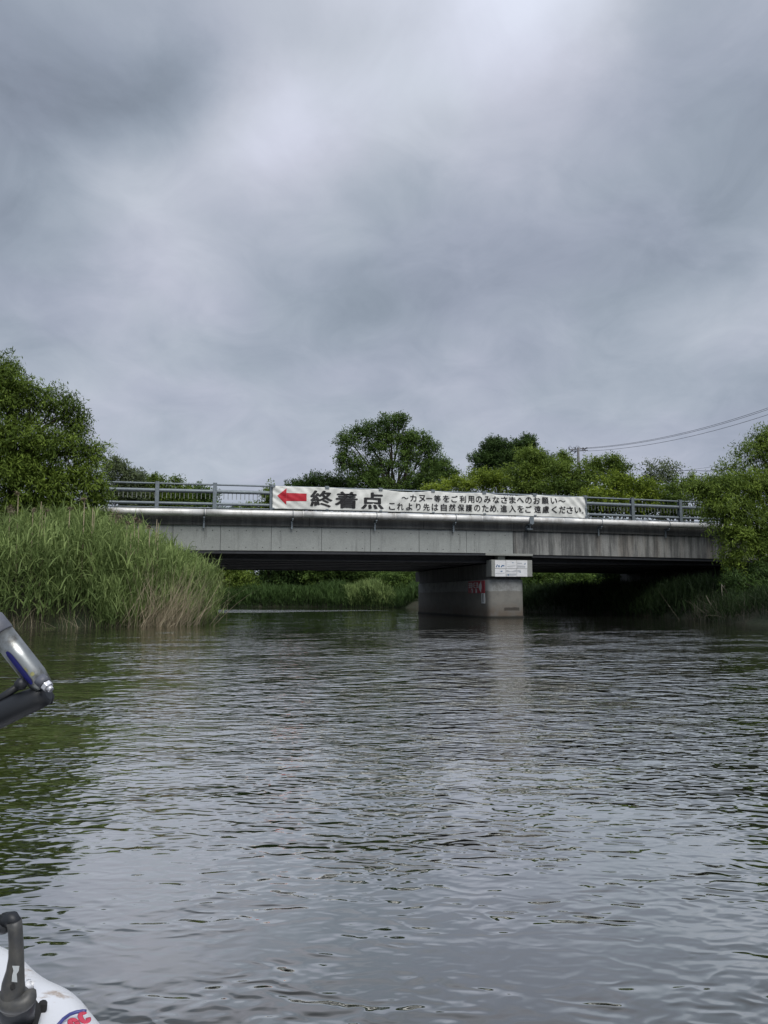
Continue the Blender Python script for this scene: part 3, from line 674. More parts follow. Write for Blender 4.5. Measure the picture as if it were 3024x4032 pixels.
tree('low dark rounded tree behind the banner arrow', 'tree', 88, [(1180, 1925, 60, 38), (1260, 1910, 75, 45), (1340, 1920, 70, 50), (1220, 1960, 110, 40), (1330, 1985, 100, 30), (1180, 1990, 90, 24)], FAR, M['leaf_dark'], (1260, 2100), group=G)
tree('tall broad tree with bare limbs showing, highest above the banner', 'tree', 82,
     [(1530, 1680, 66, 48), (1440, 1705, 60, 42), (1370, 1745, 50, 48), (1345, 1820, 26, 50), (1480, 1770, 55, 38, 0, 1.0), (1400, 1840, 44, 52, 0, 1.0), (1470, 1875, 45, 55, 0, .9), (1640, 1735, 55, 40), (1690, 1775, 45, 50), (1600, 1740, 45, 40, 0, 1), (1690, 1850, 42, 55, 0, 1), (1620, 1810, 40, 30, 0, .6), (1570, 1850, 60, 40, 0, .5), (1580, 1650, 40, 25), (1600, 1790, 60, 30, 0, .8), (1500, 1830, 50, 30, 0, .7), (1440, 1900, 70, 50), (1660, 1900, 70, 50), (1530, 1730, 60, 30), (1560, 1920, 130, 32)],
     (.23, .11, 14, .40), M['leaf_elm'], (1545, 2100), trunk_r=.34, twigs=6, limb_parts=True, airy=.85, group=G)
tree('slim leafy tree just right of the tallest tree', 'tree', 84, [(1740, 1840, 36, 50), (1775, 1875, 34, 38), (1720, 1880, 40, 50)], FAR, M['leaf_elm'], (1745, 2100), airy=.8, group=G)
tree('dark domed tree standing behind the pale bushes', 'tree', 86, [(1960, 1770, 70, 42), (2060, 1770, 60, 45), (1900, 1820, 50, 50), (1990, 1830, 100, 60), (2130, 1830, 60, 50), (1945, 1745, 30, 24), (2080, 1735, 30, 25)], FAR, M['leaf_dark'], (2000, 2100), airy=1.1, group=G)
tree('bright yellow-green bush directly above the banner lettering', 'bush', 66, [(1820, 1915, 80, 40), (1910, 1890, 80, 42), (1720, 1930, 60, 24), (1980, 1910, 80, 50)], MID, M['leaf_bright'], (1860, 2100), group=G, name='bush')
tree('full green tree in front of the dark domed tree', 'tree', 55, [(2090, 1810, 65, 50), (2150, 1860, 70, 70), (2060, 1880, 80, 60), (2120, 1930, 110, 40)], MID, M['leaf_olive'], (2100, 2100), group=G)
tree('wide green tree in front of the utility pole', 'tree', 52, [(2340, 1838, 46, 36), (2410, 1820, 45, 34, 0, .7), (2290, 1885, 90, 55), (2420, 1860, 60, 60), (2210, 1850, 50, 40), (2230, 1930, 110, 50), (2460, 1920, 60, 50)], MID, M['leaf_olive'], (2330, 2100), group=G, twigs=1)
tree('sprig-topped young tree left of the utility pole', 'tree', 56, [(2215, 1795, 22, 14, 0, .6), (2235, 1815, 26, 14, 0, .5)], MID, M['leaf_olive'], (2220, 2100), group=G, trunk_r=.06, airy=.7)
tree('thin airy tree with sky showing through its crown', 'tree', 60, [(2570, 1850, 60, 45, 0, .55), (2640, 1850, 45, 40, 0, .5), (2600, 1890, 70, 35)], (.26, .10, 8, .38), M['leaf_grey'], (2600, 2100), twigs=5, airy=.8, group=G)
tree('bright yellow-green trees behind the right railing', 'tree', 47, [(2420, 1900, 70, 40), (2540, 1925, 80, 42), (2480, 1970, 120, 40), (2350, 1960, 80, 40)], MID, M['leaf_bright'], (2450, 2100), group=G)
tree('bushy green tree between the airy tree and the right edge', 'tree', 48, [(2380, 2010, 90, 30), (2520, 2015, 90, 30), (2660, 2020, 90, 32), (2790, 2025, 70, 30), (2680, 1930, 70, 45), (2620, 1970, 90, 38), (2730, 1900, 26, 34, 0, .6), (2780, 1950, 60, 50), (2850, 1900, 50, 30)], MID, M['leaf_olive'], (2700, 2100), group=G)
# upstream banks seen beneath the deck
G2 = 'trees on the far bank seen beneath the bridge'
tree('rounded green bush beside the reeds under the left span', 'bush', 77, [(930, 2275, 75, 50), (880, 2320, 60, 50), (960, 2325, 60, 42), (880, 2240, 70, 60)], MID, M['leaf_olive'], (910, 2390), group=G2, name='bush')
tree('dark tree at the back beneath the left span', 'tree', 84, [(1080, 2230, 110, 60), (1180, 2250, 90, 60), (1060, 2310, 110, 40), (1220, 2210, 110, 70)], FAR, M['leaf_dark'], (1100, 2380), group=G2, airy=1.1)
tree('broad tree with leafy boughs hanging above the far grass', 'tree', 82, [(1230, 2275, 50, 25), (1290, 2265, 60, 26), (1380, 2265, 60, 28), (1450, 2270, 60, 26), (1330, 2220, 140, 50)], FAR, M['leaf_elm'], (1330, 2380), group=G2, twigs=2)
tree('dark thicket behind the leafy boughs', 'tree', 92, [(1300, 2300, 150, 60), (1500, 2290, 140, 70), (1150, 2290, 120, 60), (1420, 2230, 170, 70), (1640, 2280, 120, 70)], FAR, M['leaf_dark'], (1400, 2380), group=G2, airy=1.15)
tree('pale round bush just left of the far pier end', 'bush', 69, [(1530, 2330, 45, 50), (1600, 2340, 60, 50), (1560, 2280, 70, 45), (1640, 2290, 60, 60)], MID, M['leaf_elm'], (1570, 2400), group=G2, name='bush')
tree('dark bush right of the pier beneath the right span', 'bush', 50, [(2130, 2320, 70, 60), (2230, 2330, 90, 60), (2120, 2270, 80, 50), (2330, 2300, 100, 70)], MID, M['leaf_elm'], (2180, 2400), group=G2, name='bush')
tree('dark leafy thicket beneath the right end of the bridge', 'bush', 44, [(2480, 2320, 110, 70), (2620, 2330, 110, 80), (2760, 2340, 110, 90), (2440, 2270, 90, 60)], MID, M['leaf_dark'], (2560, 2400), group=G2, name='bush')
tree('dark shrub on the bank below the right-hand willow', 'bush', 25.4, [(2960, 2350, 75, 80), (3050, 2330, 80, 110), (2890, 2300, 45, 60), (2990, 2260, 80, 50, .4), (2900, 2390, 60, 45, -.4), (3000, 2420, 90, 40, -.6)], WIL, M['leaf_dark'], (2990, 2440), name='bush', airy=.8)
# the distant wood as one mass
L = []
for x in np.arange(-75, 80, 7.0):
    yy = 104 + rng.uniform(-3, 3); hgt = 4.6 + rng.uniform(-.5, .6) - (1.0 if 2 < x < 14 else 0)
    L.append(((x, yy, hgt * .5), (5.5, 3, hgt * .55), 260))
V, F, T = crown(L, .5, .26, 8, .7, .1); o = fast_mesh('distant_wood', V, F, M['leaf_dark'], None, T); tag(o, 'low dark wood closing the view beyond the river', 'woodland', None, 'stuff')

# ------------------------------------------------------------ reeds and grass
def ribbons(base, dirs, length, width, bend, nseg=4, twist=None):
    """curved blades: base (n,3), dirs (n,3) start direction, bend = droop per length"""
    n = len(base); V = np.empty((n, nseg + 1, 2, 3)); p = base.copy(); d = dirs.copy(); st = (length / nseg)[:, None]
    side_ = np.cross(d, np.array([0, 0, 1.])) + rng.normal(size=(n, 3)) * .35; side_ /= np.linalg.norm(side_, axis=1)[:, None] + 1e-9
    for i in range(nseg + 1):
        w_ = width * (1 - (i / nseg) ** 1.6) * (.55 + .45 * min(1, i * 1.2 + .3)); w_ = np.maximum(w_, width * .04)
        V[:, i, 0] = p - side_ * w_[:, None] / 2; V[:, i, 1] = p + side_ * w_[:, None] / 2
        p = p + d * st; d = d.copy(); d[:, 2] -= bend / nseg * (1 + i * .5); d /= np.linalg.norm(d, axis=1)[:, None]
    base_i = (np.arange(n) * (nseg + 1) * 2)[:, None]
    F = np.concatenate([base_i + np.array([[2 * i, 2 * i + 1, 2 * i + 3, 2 * i + 2]]) for i in range(nseg)], 0)
    return V.reshape(-1, 3), F, (nseg + 1) * 2
def reed_mass(XY, hts, lean=.10, nl=9, bw=.048, bl=.60, ti=(.55, .22), stem_w=.011, droop=1.5):
    n = len(XY); z0 = np.maximum(ground_z(XY[:, 0], XY[:, 1]), -.15); base = np.column_stack([XY, z0]); ln = rng.normal(size=(n, 2)) * lean
    d = np.column_stack([ln, np.ones(n)]); d /= np.linalg.norm(d, axis=1)[:, None]
    Vs, Fs, Ts = [], [], []; off = 0
    V, F, k_ = ribbons(base, d, hts * .93, np.full(n, stem_w), np.zeros(n), 2); Vs.append(V); Fs.append(F + off); Ts.append(np.repeat(np.clip(rng.normal(.35, .15, n), 0, 1), k_)); off += len(V)
    for j in range(nl):
        t = rng.uniform(.18, .97, n) if j > 1 else rng.uniform(.86, .98, n); b0 = base + d * (hts * t * .93)[:, None]
        az = rng.uniform(0, 2 * math.pi, n); el = rng.uniform(.9, 1.35, n) if j > 1 else rng.uniform(1.15, 1.5, n)
        dd = np.column_stack([np.cos(az) * np.cos(el), np.sin(az) * np.cos(el), np.sin(el)])
        L_ = bl * rng.uniform(.6, 1.25, n); V, F, k_ = ribbons(b0, dd, L_, bw * rng.uniform(.7, 1.25, n), rng.uniform(.3, 1.25, n) * droop)
        Vs.append(V); Fs.append(F + off); off += len(V); Ts.append(np.repeat(np.clip(rng.normal(ti[0], ti[1], n) + .55 * (t - .62), 0, 1), k_))  # lower blades darker: older leaf colour plus shading painted into the tint
    return np.concatenate(Vs), np.concatenate(Fs), np.concatenate(Ts)
# left reed bed: along the bank edge
edge = np.array([(-13, 16.5), (-9, 22.3), (-5.5, 24.1), (-2.3, 24.8), (.15, 27.7), (.85, 31), (1.2, 33.5)])
seg = np.linalg.norm(np.diff(edge, axis=0), axis=1); cum = np.concatenate([[0], np.cumsum(seg)])
def bank_pt(s_, inn):
    i = np.clip(np.searchsorted(cum, s_, side='right') - 1, 0, len(seg) - 1); t = (s_ - cum[i]) / seg[i]
    p = edge[i] + (edge[i + 1] - edge[i]) * t[:, None]; e = (edge[i + 1] - edge[i]) / seg[i][:, None]; nrm_ = np.column_stack([-e[:, 1], e[:, 0]]); return p + nrm_ * inn[:, None]
nR = 4300; s_ = rng.uniform(3.0, cum[-1], nR); inn = rng.random(nR) ** 1.25 * 4.2 - .25
XY = bank_pt(s_, inn)
def px_of(XY, z):
    v_ = np.column_stack([XY, z]) - EYE; return 1512 + FPX * (v_ @ RT) / (v_ @ FW)
gz_ = ground_z(XY[:, 0], XY[:, 1]); pxx = px_of(XY, gz_ + 1.0)
sil = np.interp(pxx, [-400, 0, 130, 260, 400, 480, 560, 640, 720, 800, 860, 900, 960], [2050, 2050, 2030, 2035, 2055, 2070, 2105, 2125, 2160, 2175, 2220, 2270, 2360])
dep_ = (np.column_stack([XY, gz_]) - EYE) @ FH
topz = .9 + (2354 - sil) / FPX * np.minimum(dep_, 26.5) / np.cos(PIT) * 1.0
hts = (topz - gz_) * np.clip(rng.normal(.95, .12, nR), .6, 1.17) * np.clip(.84 + inn * .11, .6, 1.02)
hts = np.maximum(hts, .5)
keep = (XY[:, 1] < 30.6)
V, F, T = reed_mass(XY[keep], hts[keep]); o = fast_mesh('reed_bed', V, F, M['reed'], None, T, smooth=False)
tag(o, 'tall green reeds crowding the left bank in front of the bridge', 'reeds', None, 'stuff')
# leaning fringe at the corner of the bed
nC = 620; s_ = rng.uniform(cum[3] - .6, cum[4] + 1.2, nC); XY = bank_pt(s_, rng.uniform(-.5, .4, nC)); hc = rng.uniform(.7, 1.8, nC)
V, F, T = reed_mass(XY, hc, lean=.30, nl=6, bw=.026, bl=.55); o = fast_mesh('reed_fringe', V, F, M['reed'], None, T); tag(o, 'leaning green reeds fringing the corner of the reed bed over the water', 'reeds', None, 'stuff')
# dry bleached stalks fallen over at the corner
nD = 430; bx_ = rng.normal(0, 1, nD)
c0 = at(640, 2440, 25.6); base = np.column_stack([c0[0] + rng.normal(.1, .62, nD), 25.0 + rng.normal(0, .35, nD), np.full(nD, .0)])
dd = np.column_stack([rng.normal(.33, .30, nD), rng.normal(-.08, .2, nD), rng.uniform(.45, 1.1, nD)]); dd /= np.linalg.norm(dd, axis=1)[:, None]
V, F, k_ = ribbons(base, dd, rng.uniform(.6, 2.6, nD) , rng.uniform(.012, .022, nD), rng.uniform(-.1, .5, nD), 4)
o = fast_mesh('dry_reeds', V, F, M['dry_reed']); tag(o, 'bleached dry reed stalks slumped at the corner of the reed bed', 'dry reeds', None, 'stuff')
nD = 420; base = bank_pt(rng.uniform(4, cum[3] + .8, nD), rng.uniform(-.45, .5, nD)); base = np.column_stack([base, np.full(nD, .0)])
dd = np.column_stack([rng.normal(0, .35, nD), rng.normal(-.1, .3, nD), rng.uniform(.2, 1.0, nD)]); dd /= np.linalg.norm(dd, axis=1)[:, None]
V, F, k_ = ribbons(base, dd, rng.uniform(.3, 1.2, nD), rng.uniform(.007, .013, nD), rng.uniform(-.1, .8, nD), 3)
o = fast_mesh('dead_stems', V, F, M['dry_reed']); tag(o, 'dead tan stems among the reed feet at the waterline', 'dead stems', None, 'stuff')
nD = 26; base = bank_pt(rng.uniform(4.5, cum[3] + 1.5, nD), rng.uniform(-.75, -.3, nD)); base = np.column_stack([base, np.full(nD, .012)])
az = rng.normal(.05, .25, nD); dd = np.column_stack([np.cos(az), np.sin(az), np.zeros(nD)])
V, F, k_ = ribbons(base, dd, rng.uniform(.3, 1.1, nD), rng.uniform(.015, .03, nD), np.zeros(nD), 2); V[:, 2] = .012 + rng.uniform(0, .004, len(V))
tag(fast_mesh('floating_stems', V, F, M['reed'], None, np.full(len(V), .9)), 'yellowish reed stems floating along the reed bank', 'floating stems', None, 'stuff')
# last year's plumed stalks standing above the reeds
G3 = 'dry plumed reed stalks above the reed bed'
spots = [(72, 1945, 2080, 'tallest dry reed stalk near the left edge, its plume hooked over', 1), (163, 1975, 2090, 'straight bare dry reed pair rising left of the middle of the reed bed', 0), (180, 2010, 2090, 'short hooked dry reed stalk beside the bare pair', 1),
         (275, 2003, 2090, 'dry reed stalk with a small pale tip leaning right against the dark tree', 1), (333, 1968, 2100, 'dry reed stalk with a dark drooping head below the right of the tree', 1), (366, 2000, 2100, 'bare double dry stalk just left of the pipe end', 0),
         (40, 2010, 2080, 'fluffy low plume at the far left of the reed bed', 2), (130, 2010, 2085, 'thin low plume stalk between the two tall left stalks', 1), (455, 2035, 2110, 'shaggy dark plume tangle over the pipe end', 3), (500, 2060, 2160, 'dry plume leaning right in front of the fascia', 1),
         (530, 2045, 2170, 'hooked pale plume in front of the first fascia panel', 1), (547, 2055, 2170, 'thin plume stalk leaning over the first panel', 1), (590, 2075, 2180, 'short drooping plume beneath the kerb', 1), (618, 2045, 2190, 'straight bleached stalk crossing the kerb line', 0), (515, 2100, 2180, 'short dry stalk at the foot of the first panel', 0)]
for px, py, pb, lab, kind in spots:
    Yp = 25.4 if px < 420 else 26.0
    tip = at(px, py, Yp); b0 = at(px - 4, pb, Yp); b0[2] = 1.2; fx = rng.uniform(-.12, .08)
    t = thing('dry_reed_stalk', (b0[0] + fx, Yp, 1.2), lab, 'reed stalk', G3)
    pts = [b0 + np.array([fx, 0, 0]), (b0 + tip) / 2 + np.array([fx * .3, 0, .05]), tip]
    MB().path(pts, [.022, .018, .012], 5).build('stem', M['dry_reed'], t)
    if kind == 0:
        MB().path([b0 + [.05, .02, 0], tip + [.05, 0, -.12]], [.016, .009], 5).build('stem', M['dry_reed'], t)
    else:
        nb = {1: 70, 2: 140, 3: 260}[kind]; sp = {1: .05, 2: .12, 3: .20}[kind]; sgn = -1 if px in (72, 590, 333) else 1
        bs = tip + rng.normal(size=(nb, 3)) * sp * .6; d_ = np.column_stack([rng.normal(.5 * sgn, .3, nb), rng.normal(0, .3, nb), rng.uniform(-.2, .7, nb)]); d_ /= np.linalg.norm(d_, axis=1)[:, None]
        V, F, k_ = ribbons(bs, d_, rng.uniform(.06, .17, nb), np.full(nb, .02), rng.uniform(.8, 2.2, nb), 3); fast_mesh('plume', V, F, M['dry_plume'], t)
# upstream reed and grass banks
def patch(name, label, cat, poly_px, n, h0_, h1_, mat, bw=.05, bl=.5, nl=5, dmax=4.0):
    (xa, xb, Ya, Yb) = poly_px; XY = np.column_stack([rng.uniform(xa, xb, n), rng.uniform(Ya, Yb, n)]); d = river_dist(XY[:, 0], XY[:, 1]); XY = XY[(d > -.25) & (d < dmax)]
    hm = .55 + .6 * (.5 + .5 * np.sin(XY[:, 0] * .9 + 1.7 * np.sin(XY[:, 0] * .37)) * np.cos(XY[:, 1] * .5 + XY[:, 0] * .23))
    V, F, T = reed_mass(XY, rng.uniform(h0_, h1_, len(XY)) * hm, .12, nl, bw, bl, (.5, .25), .02, 1.2); o = fast_mesh(name, V, F, mat, None, T); tag(o, label, cat, None, 'stuff')
patch('grass_bank', 'tall green grass along the far bank beneath the left span', 'grass', (-16, 20.5, 64, 79), 26000, .8, 1.75, M['grass'], .08, .7, 4, 3.0)
patch('waterside_grass', 'low green fringe at the foot of the far bank', 'grass', (-16, 20.5, 64, 77), 22000, .25, .6, M['shaded_grass'], .07, .35, 3, .8)
patch('reed_clump', 'lighter green reed clump on the far bank left of the pier', 'reeds', (14.4, 18.0, 65.5, 72), 2200, 1.2, 2.1, M['reed'], .06, .6)
patch('right_grass', 'dim green growth along the bank beneath the right span', 'grass', (20, 27, 27, 64), 12000, .4, 1.2, M['shaded_grass'], .05, .6, 4, 3.2)
patch('right_reeds', 'dull reeds and weeds on the right bank below the willow', 'reeds', (19.0, 24, 19, 27), 2200, .3, .8, M['shaded_grass'], .03, .45)
nD = 300; yb = rng.uniform(21, 26.5, nD); base = np.column_stack([19.6 + rng.normal(.3, .35, nD), yb, np.full(nD, .0)])
dd = np.column_stack([rng.normal(-.45, .3, nD), rng.normal(-.1, .25, nD), rng.uniform(.3, 1.0, nD)]); dd /= np.linalg.norm(dd, axis=1)[:, None]
V, F, k_ = ribbons(base, dd, rng.uniform(.5, 1.7, nD), rng.uniform(.008, .018, nD), rng.uniform(-.2, .6, nD), 4)
tag(fast_mesh('dead_stems', V, F, M['dead_wood']), 'grey dead stems slumped over the right bank', 'dead stems', None, 'stuff')
brs = [([(2860, 2440), (2830, 2420), (2800, 2385), (2780, 2345)], 'curved bare dead branch nearest the bridge, rising from the right bank water'), ([(2850, 2445), (2820, 2435), (2795, 2420), (2777, 2400)], 'low dead branch arching over the water by the right bank'),
       ([(2870, 2420), (2850, 2395), (2845, 2370), (2841, 2300)], 'upright dead branch beside the dark shrub'), ([(2870, 2350), (2860, 2330), (2850, 2315), (2842, 2302)], 'short pale dead twig above the right bank'), ([(2880, 2430), (2855, 2410), (2825, 2395), (2808, 2365)], 'middle dead branch of the right bank snag')]
for pts, lab in brs:
    pp = [at(x, y, 25.6 - i * .1) for i, (x, y) in enumerate(pts)]; t = thing('dead_branch', pp[0], lab, 'branch', 'bare dead branches at the right bank')
    MB().path(pp, [.035, .028, .02, .008], 6).build('branch', M['dead_wood'], t, smooth=True)
    tw = MB(); tw.path([pp[1], pp[1] + [-.12, 0, .22], pp[1] + [-.2, 0, .3]], [.014, .01, .004], 5).path([pp[2], pp[2] + [.08, 0, .2]], [.01, .004], 5); tw.build('twig', M['dead_wood'], t)

# ------------------------------------------------------------ utility pole and lines
UY = 62.0
def U(px, py, Y=UY): return at(px, py, Y)
top = U(2276, 1762); pole = thing('utility_pole', (top[0], UY, 1.0), 'dark utility pole with crossarms rising behind the trees', 'utility pole')
MB().path([(top[0], UY, 1.0), (top[0], UY, top[2])], [.17, .11], 12).build('pole', M['pole'], pole, smooth=True)
ca1, ca2 = U(2245, 1771), U(2302, 1766); MB().path([ca1, ca2], .05, 6).build('crossarm', M['pole'], pole)
cb1, cb2 = U(2256, 1774), U(2308, 1775.5); MB().path([cb1 + [0, .3, 0], cb2 + [0, -.3, 0]], .045, 6).build('crossarm', M['pole'], pole)
ins = [((2240, 1761), (2242, 1772)), ((2243, 1783), (2255, 1771)), ((2262, 1784), (2269, 1775)), ((2265, 1761), (2265, 1770)), ((2297, 1763), (2294, 1776)), ((2303, 1766), (2302, 1776)), ((2305, 1766), (2312, 1763))]
for a_, b2 in ins:
    a_, b2 = U(*a_), U(*b2); pts = [a_ + (b2 - a_) * i / 6 for i in range(7)]; MB().path(pts, [.03, .075, .035, .075, .035, .075, .03], 8).build('insulator', M['wire'], pole, smooth=True)
for pl_ in ([(2240, 1762), (2242, 1756), (2246, 1756), (2251, 1764), (2256, 1767), (2258, 1760), (2262, 1761), (2263, 1768)], [(2266, 1762), (2270, 1756), (2278, 1757), (2284, 1763), (2290, 1766), (2297, 1761)], [(2303, 1768), (2306, 1778), (2300, 1784), (2296, 1778)], [(2303, 1766), (2308, 1764), (2315, 1762)]):
    MB().path([U(*p) for p in pl_], .016, 5).build('jumper_wire', M['wire'], pole)
MB().path([U(2243, 1783), U(2190, 1830)], .022, 5).build('guy_wire', M['wire'], pole); MB().path([U(2262, 1784), U(2240, 1802), U(2200, 1832)], .022, 5).build('guy_wire', M['wire'], pole)
def wire(a_, b2, ya, yb2, sagm, r_, lab):
    p, q_ = at(*a_, ya), at(*b2, yb2); pts = []
    for i in range(25):
        t = i / 24; c = p + (q_ - p) * t; c[2] -= sagm * 4 * t * (1 - t); pts.append(c)
    o = MB().path(pts, r_, 5).build('power_line', M['wire'], None); tag(o, lab, 'power line', 'overhead power lines')
wire((2312, 1763), (3300, 1500), UY, 40, .9, .016, 'uppermost power line running from the pole to the top right')
wire((2310, 1766), (3300, 1508), UY, 40, .9, .016, 'power line just beneath the uppermost one')
wire((2312, 1776), (3300, 1532), UY, 40, .9, .016, 'lowest of the three power lines leaving the pole')
wire((2660, 1856), (2960, 1812), 80, 70, .1, .016, 'faint slanting line above the level lines at right')
wire((2640, 1852), (2960, 1856), 80, 76, 0, .03, 'thick level power line left of the right-hand tree')
wire((2640, 1874), (2960, 1875), 80, 76, 0, .02, 'thin level power line second from the top behind the right-hand trees')
wire((2660, 1888), (2960, 1885), 80, 76, 0, .015, 'thin level power line third from the top behind the right-hand trees')
wire((2660, 1897), (2960, 1900), 80, 76, 0, .02, 'lowest level power line behind the right-hand trees')
wire((2660, 1866), (2960, 1835), 80, 70, .1, .012, 'faint lower slanting line crossing the level ones at right')

# ------------------------------------------------------------ boat fittings close to the camera
m, k, b = new_mat('chrome_tube'); pos = k.add('ShaderNodeNewGeometry').outputs['Position']
k.put(b, 'Base Color', k.mix(k.ramp(k.noise(pos, 60, 5, .7), .45, .75), (.34, .36, .36, 1), (.16, .15, .13, 1))); k.put(b, 'Metallic', .85); k.put(b, 'Roughness', .34); M['chrome'] = m
m, k, b = new_mat('black_rubber'); pos = k.add('ShaderNodeNewGeometry').outputs['Position']
k.put(b, 'Base Color', k.mix(k.ramp(k.noise(pos, 55, 6, .7), .60, .74), (.014, .017, .022, 1), (.10, .105, .10, 1))); k.put(b, 'Roughness', .5); M['rubber'] = m
M['cap_plastic'] = simple('cap_plastic', (.13, .14, .17), .5, var=.12, scale=60)
M['bolt'] = simple('bolt_steel', (.78, .79, .84), .25, .55, .05, 80)
M['decal_blue'] = simple('decal_blue', (.012, .015, .16), .45, var=.15, scale=90)
M['decal_yellow'] = simple('decal_yellow', (.35, .34, .14), .5, var=.15, scale=90)
D0 = .78
arm = thing('mounting_arm', near(-60, 2800, D0), 'worn metal tube with blue stripe bolted to a dark angled arm, left edge', 'mounting arm')
a_, b2 = near(6, 2494, D0), near(163, 2694, D0); ax = (b2 - a_) / np.linalg.norm(b2 - a_)
R_ = .0120
MB().path([a_, a_ + (b2 - a_) * .5, b2 - ax * .012, b2 + ax * .004], [R_, R_, R_, R_ * .8], 32).build('tube', M['chrome'], arm, smooth=True)
MB().path([a_ - ax * .022, a_ - ax * .018, a_ - ax * .001, a_ + ax * .0005], [R_ * .8, R_ * 1.06, R_ * 1.07, R_ * 1.02], 32).build('end_cap', M['cap_plastic'], arm, smooth=True)
toc = -(FW * 1.0); sd_ = np.cross(ax, toc); sd_ /= np.linalg.norm(sd_); fr_ = np.cross(sd_, ax); fr_ = fr_ if fr_ @ toc > 0 else -fr_
sgn = 1 if (sd_ @ RT) > 0 else -1; sd_ = sd_ * sgn
def on_tube(l, t, r_): return a_ + ax * l + (fr_ * math.cos(t) + sd_ * math.sin(t)) * r_
Lt = np.linalg.norm(b2 - a_)
def decal(l0, l1, t0, t1, mat, nm, nl=14):
    vs, fs = [], []
    for i in range(nl + 1):
        f_ = i / nl; l = l0 + (l1 - l0) * f_; rndw = .5 * (t1 - t0) * (1 - .6 * abs(2 * f_ - 1) ** 6)
        for j in range(5): vs.append(on_tube(l, (t0 + t1) / 2 + rndw * (j / 2 - 1), R_ + .0006))
    for i in range(nl):
        for j in range(4): q0 = i * 5 + j; fs.append((q0, q0 + 1, q0 + 6, q0 + 5))
    MB().add(vs, fs).build(nm, mat, arm, smooth=True)
decal(Lt * .30, Lt * .93, -.35, .12, M['decal_blue'], 'blue_stripe')
decal(Lt * .66, Lt * .74, .18, .30, M['decal_yellow'], 'yellow_mark'); decal(Lt * .78, Lt * .84, .25, .55, M['decal_yellow'], 'yellow_mark')
j0 = near(165, 2760, D0); e0 = near(-120, 2880, D0 * 1.02); rA = .0122
MB().path([near(192, 2732, D0), near(180, 2738, D0), near(150, 2748, D0), near(75, 2778, D0), near(-120, 2872, D0), near(-420, 3260, 1.0)], [rA * .5, rA * .85, rA, rA * 1.1, rA * 1.15, rA * 1.2], 28).build('lower_arm', M['rubber'], arm, smooth=True)
MB().path([near(196, 2722, D0 * 1.02), near(199, 2740, D0 * 1.02), near(192, 2760, D0 * 1.02), near(170, 2776, D0 * 1.02)], [.002, .0042, .0048, .002], 16).build('joint_block', M['rubber'], arm, smooth=True)
MB().path([near(68, 2702, D0 * .985), near(84, 2692, D0 * .985), near(100, 2683, D0 * .985)], [.005, .0068, .0045], 16).build('knob', M['rubber'], arm, smooth=True)
MB().path([near(80, 2698, D0), near(0, 2750, D0), near(-120, 2820, D0), near(-420, 3200, 1.0)], .0040, 12).build('cable', M['rubber'], arm, smooth=True)
bc = near(181, 2697, D0 * .975); bax = (RT * .75 - UP * .55 - FW * .25); bax /= np.linalg.norm(bax)
MB().path([bc - bax * .010, bc - bax * .001], .0064, 20).build('washer', M['cap_plastic'], arm, smooth=True)
MB().path([bc - bax * .001, bc + bax * .0045], [.0062, .0058], 6).build('hex_bolt', M['bolt'], arm, bevel=.0008)
MB().path([bc + bax * .004, bc + bax * .0085], [.0036, .003], 12).build('bolt_tip', M['bolt'], arm, smooth=True)
MB().path([near(180, 2664, D0 * .985), near(182, 2671, D0 * .985)], [.0016, .0016], 10).build('rivet', M['bolt'], arm, smooth=True)

# the white boat, its corner at bottom left
m, k, b = new_mat('white_gelcoat'); pos = k.add('ShaderNodeNewGeometry').outputs['Position']
nn = k.noise(pos, 17, 5, .65); n2 = k.noise(pos, 70, 4, .6)
c = k.mix(k.ramp(nn, .56, .68), (.80, .82, .86, 1), (.42, .33, .26, 1)); c = k.mix(k.math('MULTIPLY', k.ramp(n2, .62, .75), .35), c, (.45, .42, .38, 1))
k.put(b, 'Base Color', c); k.put(b, 'Roughness', .3); M['gelcoat'] = m
M['grey_plastic'] = simple('grey_plastic', (.045, .048, .052), .45, var=.15, scale=60, c2=(.09, .088, .08))
M['red_letter'] = simple('red_letter', (.62, .05, .10), .4, var=.1, scale=90)
M['blue_line'] = simple('blue_line', (.06, .07, .27), .4, var=.1, scale=90)
DB = .80
boat = thing('boat', near(-100, 4150, .9), 'white boat corner with dark lever and red lettering at the bottom left', 'boat')
outl = [(-500, 3560), (-260, 3640), (-60, 3705), (20, 3735), (60, 3775), (110, 3823), (165, 3857), (225, 3878), (270, 3915), (302, 3962), (345, 4015), (385, 4060), (460, 4180), (560, 4330), (700, 4560), (700, 4900), (200, 5000), (-600, 4900), (-800, 4200), (-700, 3700)]
# deck: rings from the outline inward (rounded edge), plus the side going down to the water
def hull_ring(sc, dep, dz):
    c0 = np.array([-60., 4300.]); ps = []
    for x, y in outl:
        p = c0 + (np.array([x, y]) - c0) * sc; ps.append((p[0], p[1]))
    return ps
DECK_Z = .36
def ondeck(x, y, z=DECK_Z):
    d = ray(x, y); return EYE + d * ((z - EYE[2]) / d[2])
rings = []
base_o = [ondeck(*p) for p in outl]; ctr = np.mean(base_o, axis=0)
for inset, z in ((.012, -.12), (-.002, .0), (.0, DECK_Z - .10), (.003, DECK_Z - .05), (.012, DECK_Z - .018), (.03, DECK_Z), (.07, DECK_Z + .008), (.14, DECK_Z + .012)):
    rg = []
    nO = len(base_o)
    for i, p in enumerate(base_o):
        t = base_o[(i + 1) % nO] - base_o[i - 1]; nn_ = np.array([-t[1], t[0], 0]); nn_ /= np.linalg.norm(nn_) + 1e-9
        if nn_ @ (ctr - p) < 0: nn_ = -nn_
        q2 = p + nn_ * (inset - .036); rg.append((q2[0], q2[1], z))
    rings.append(rg)
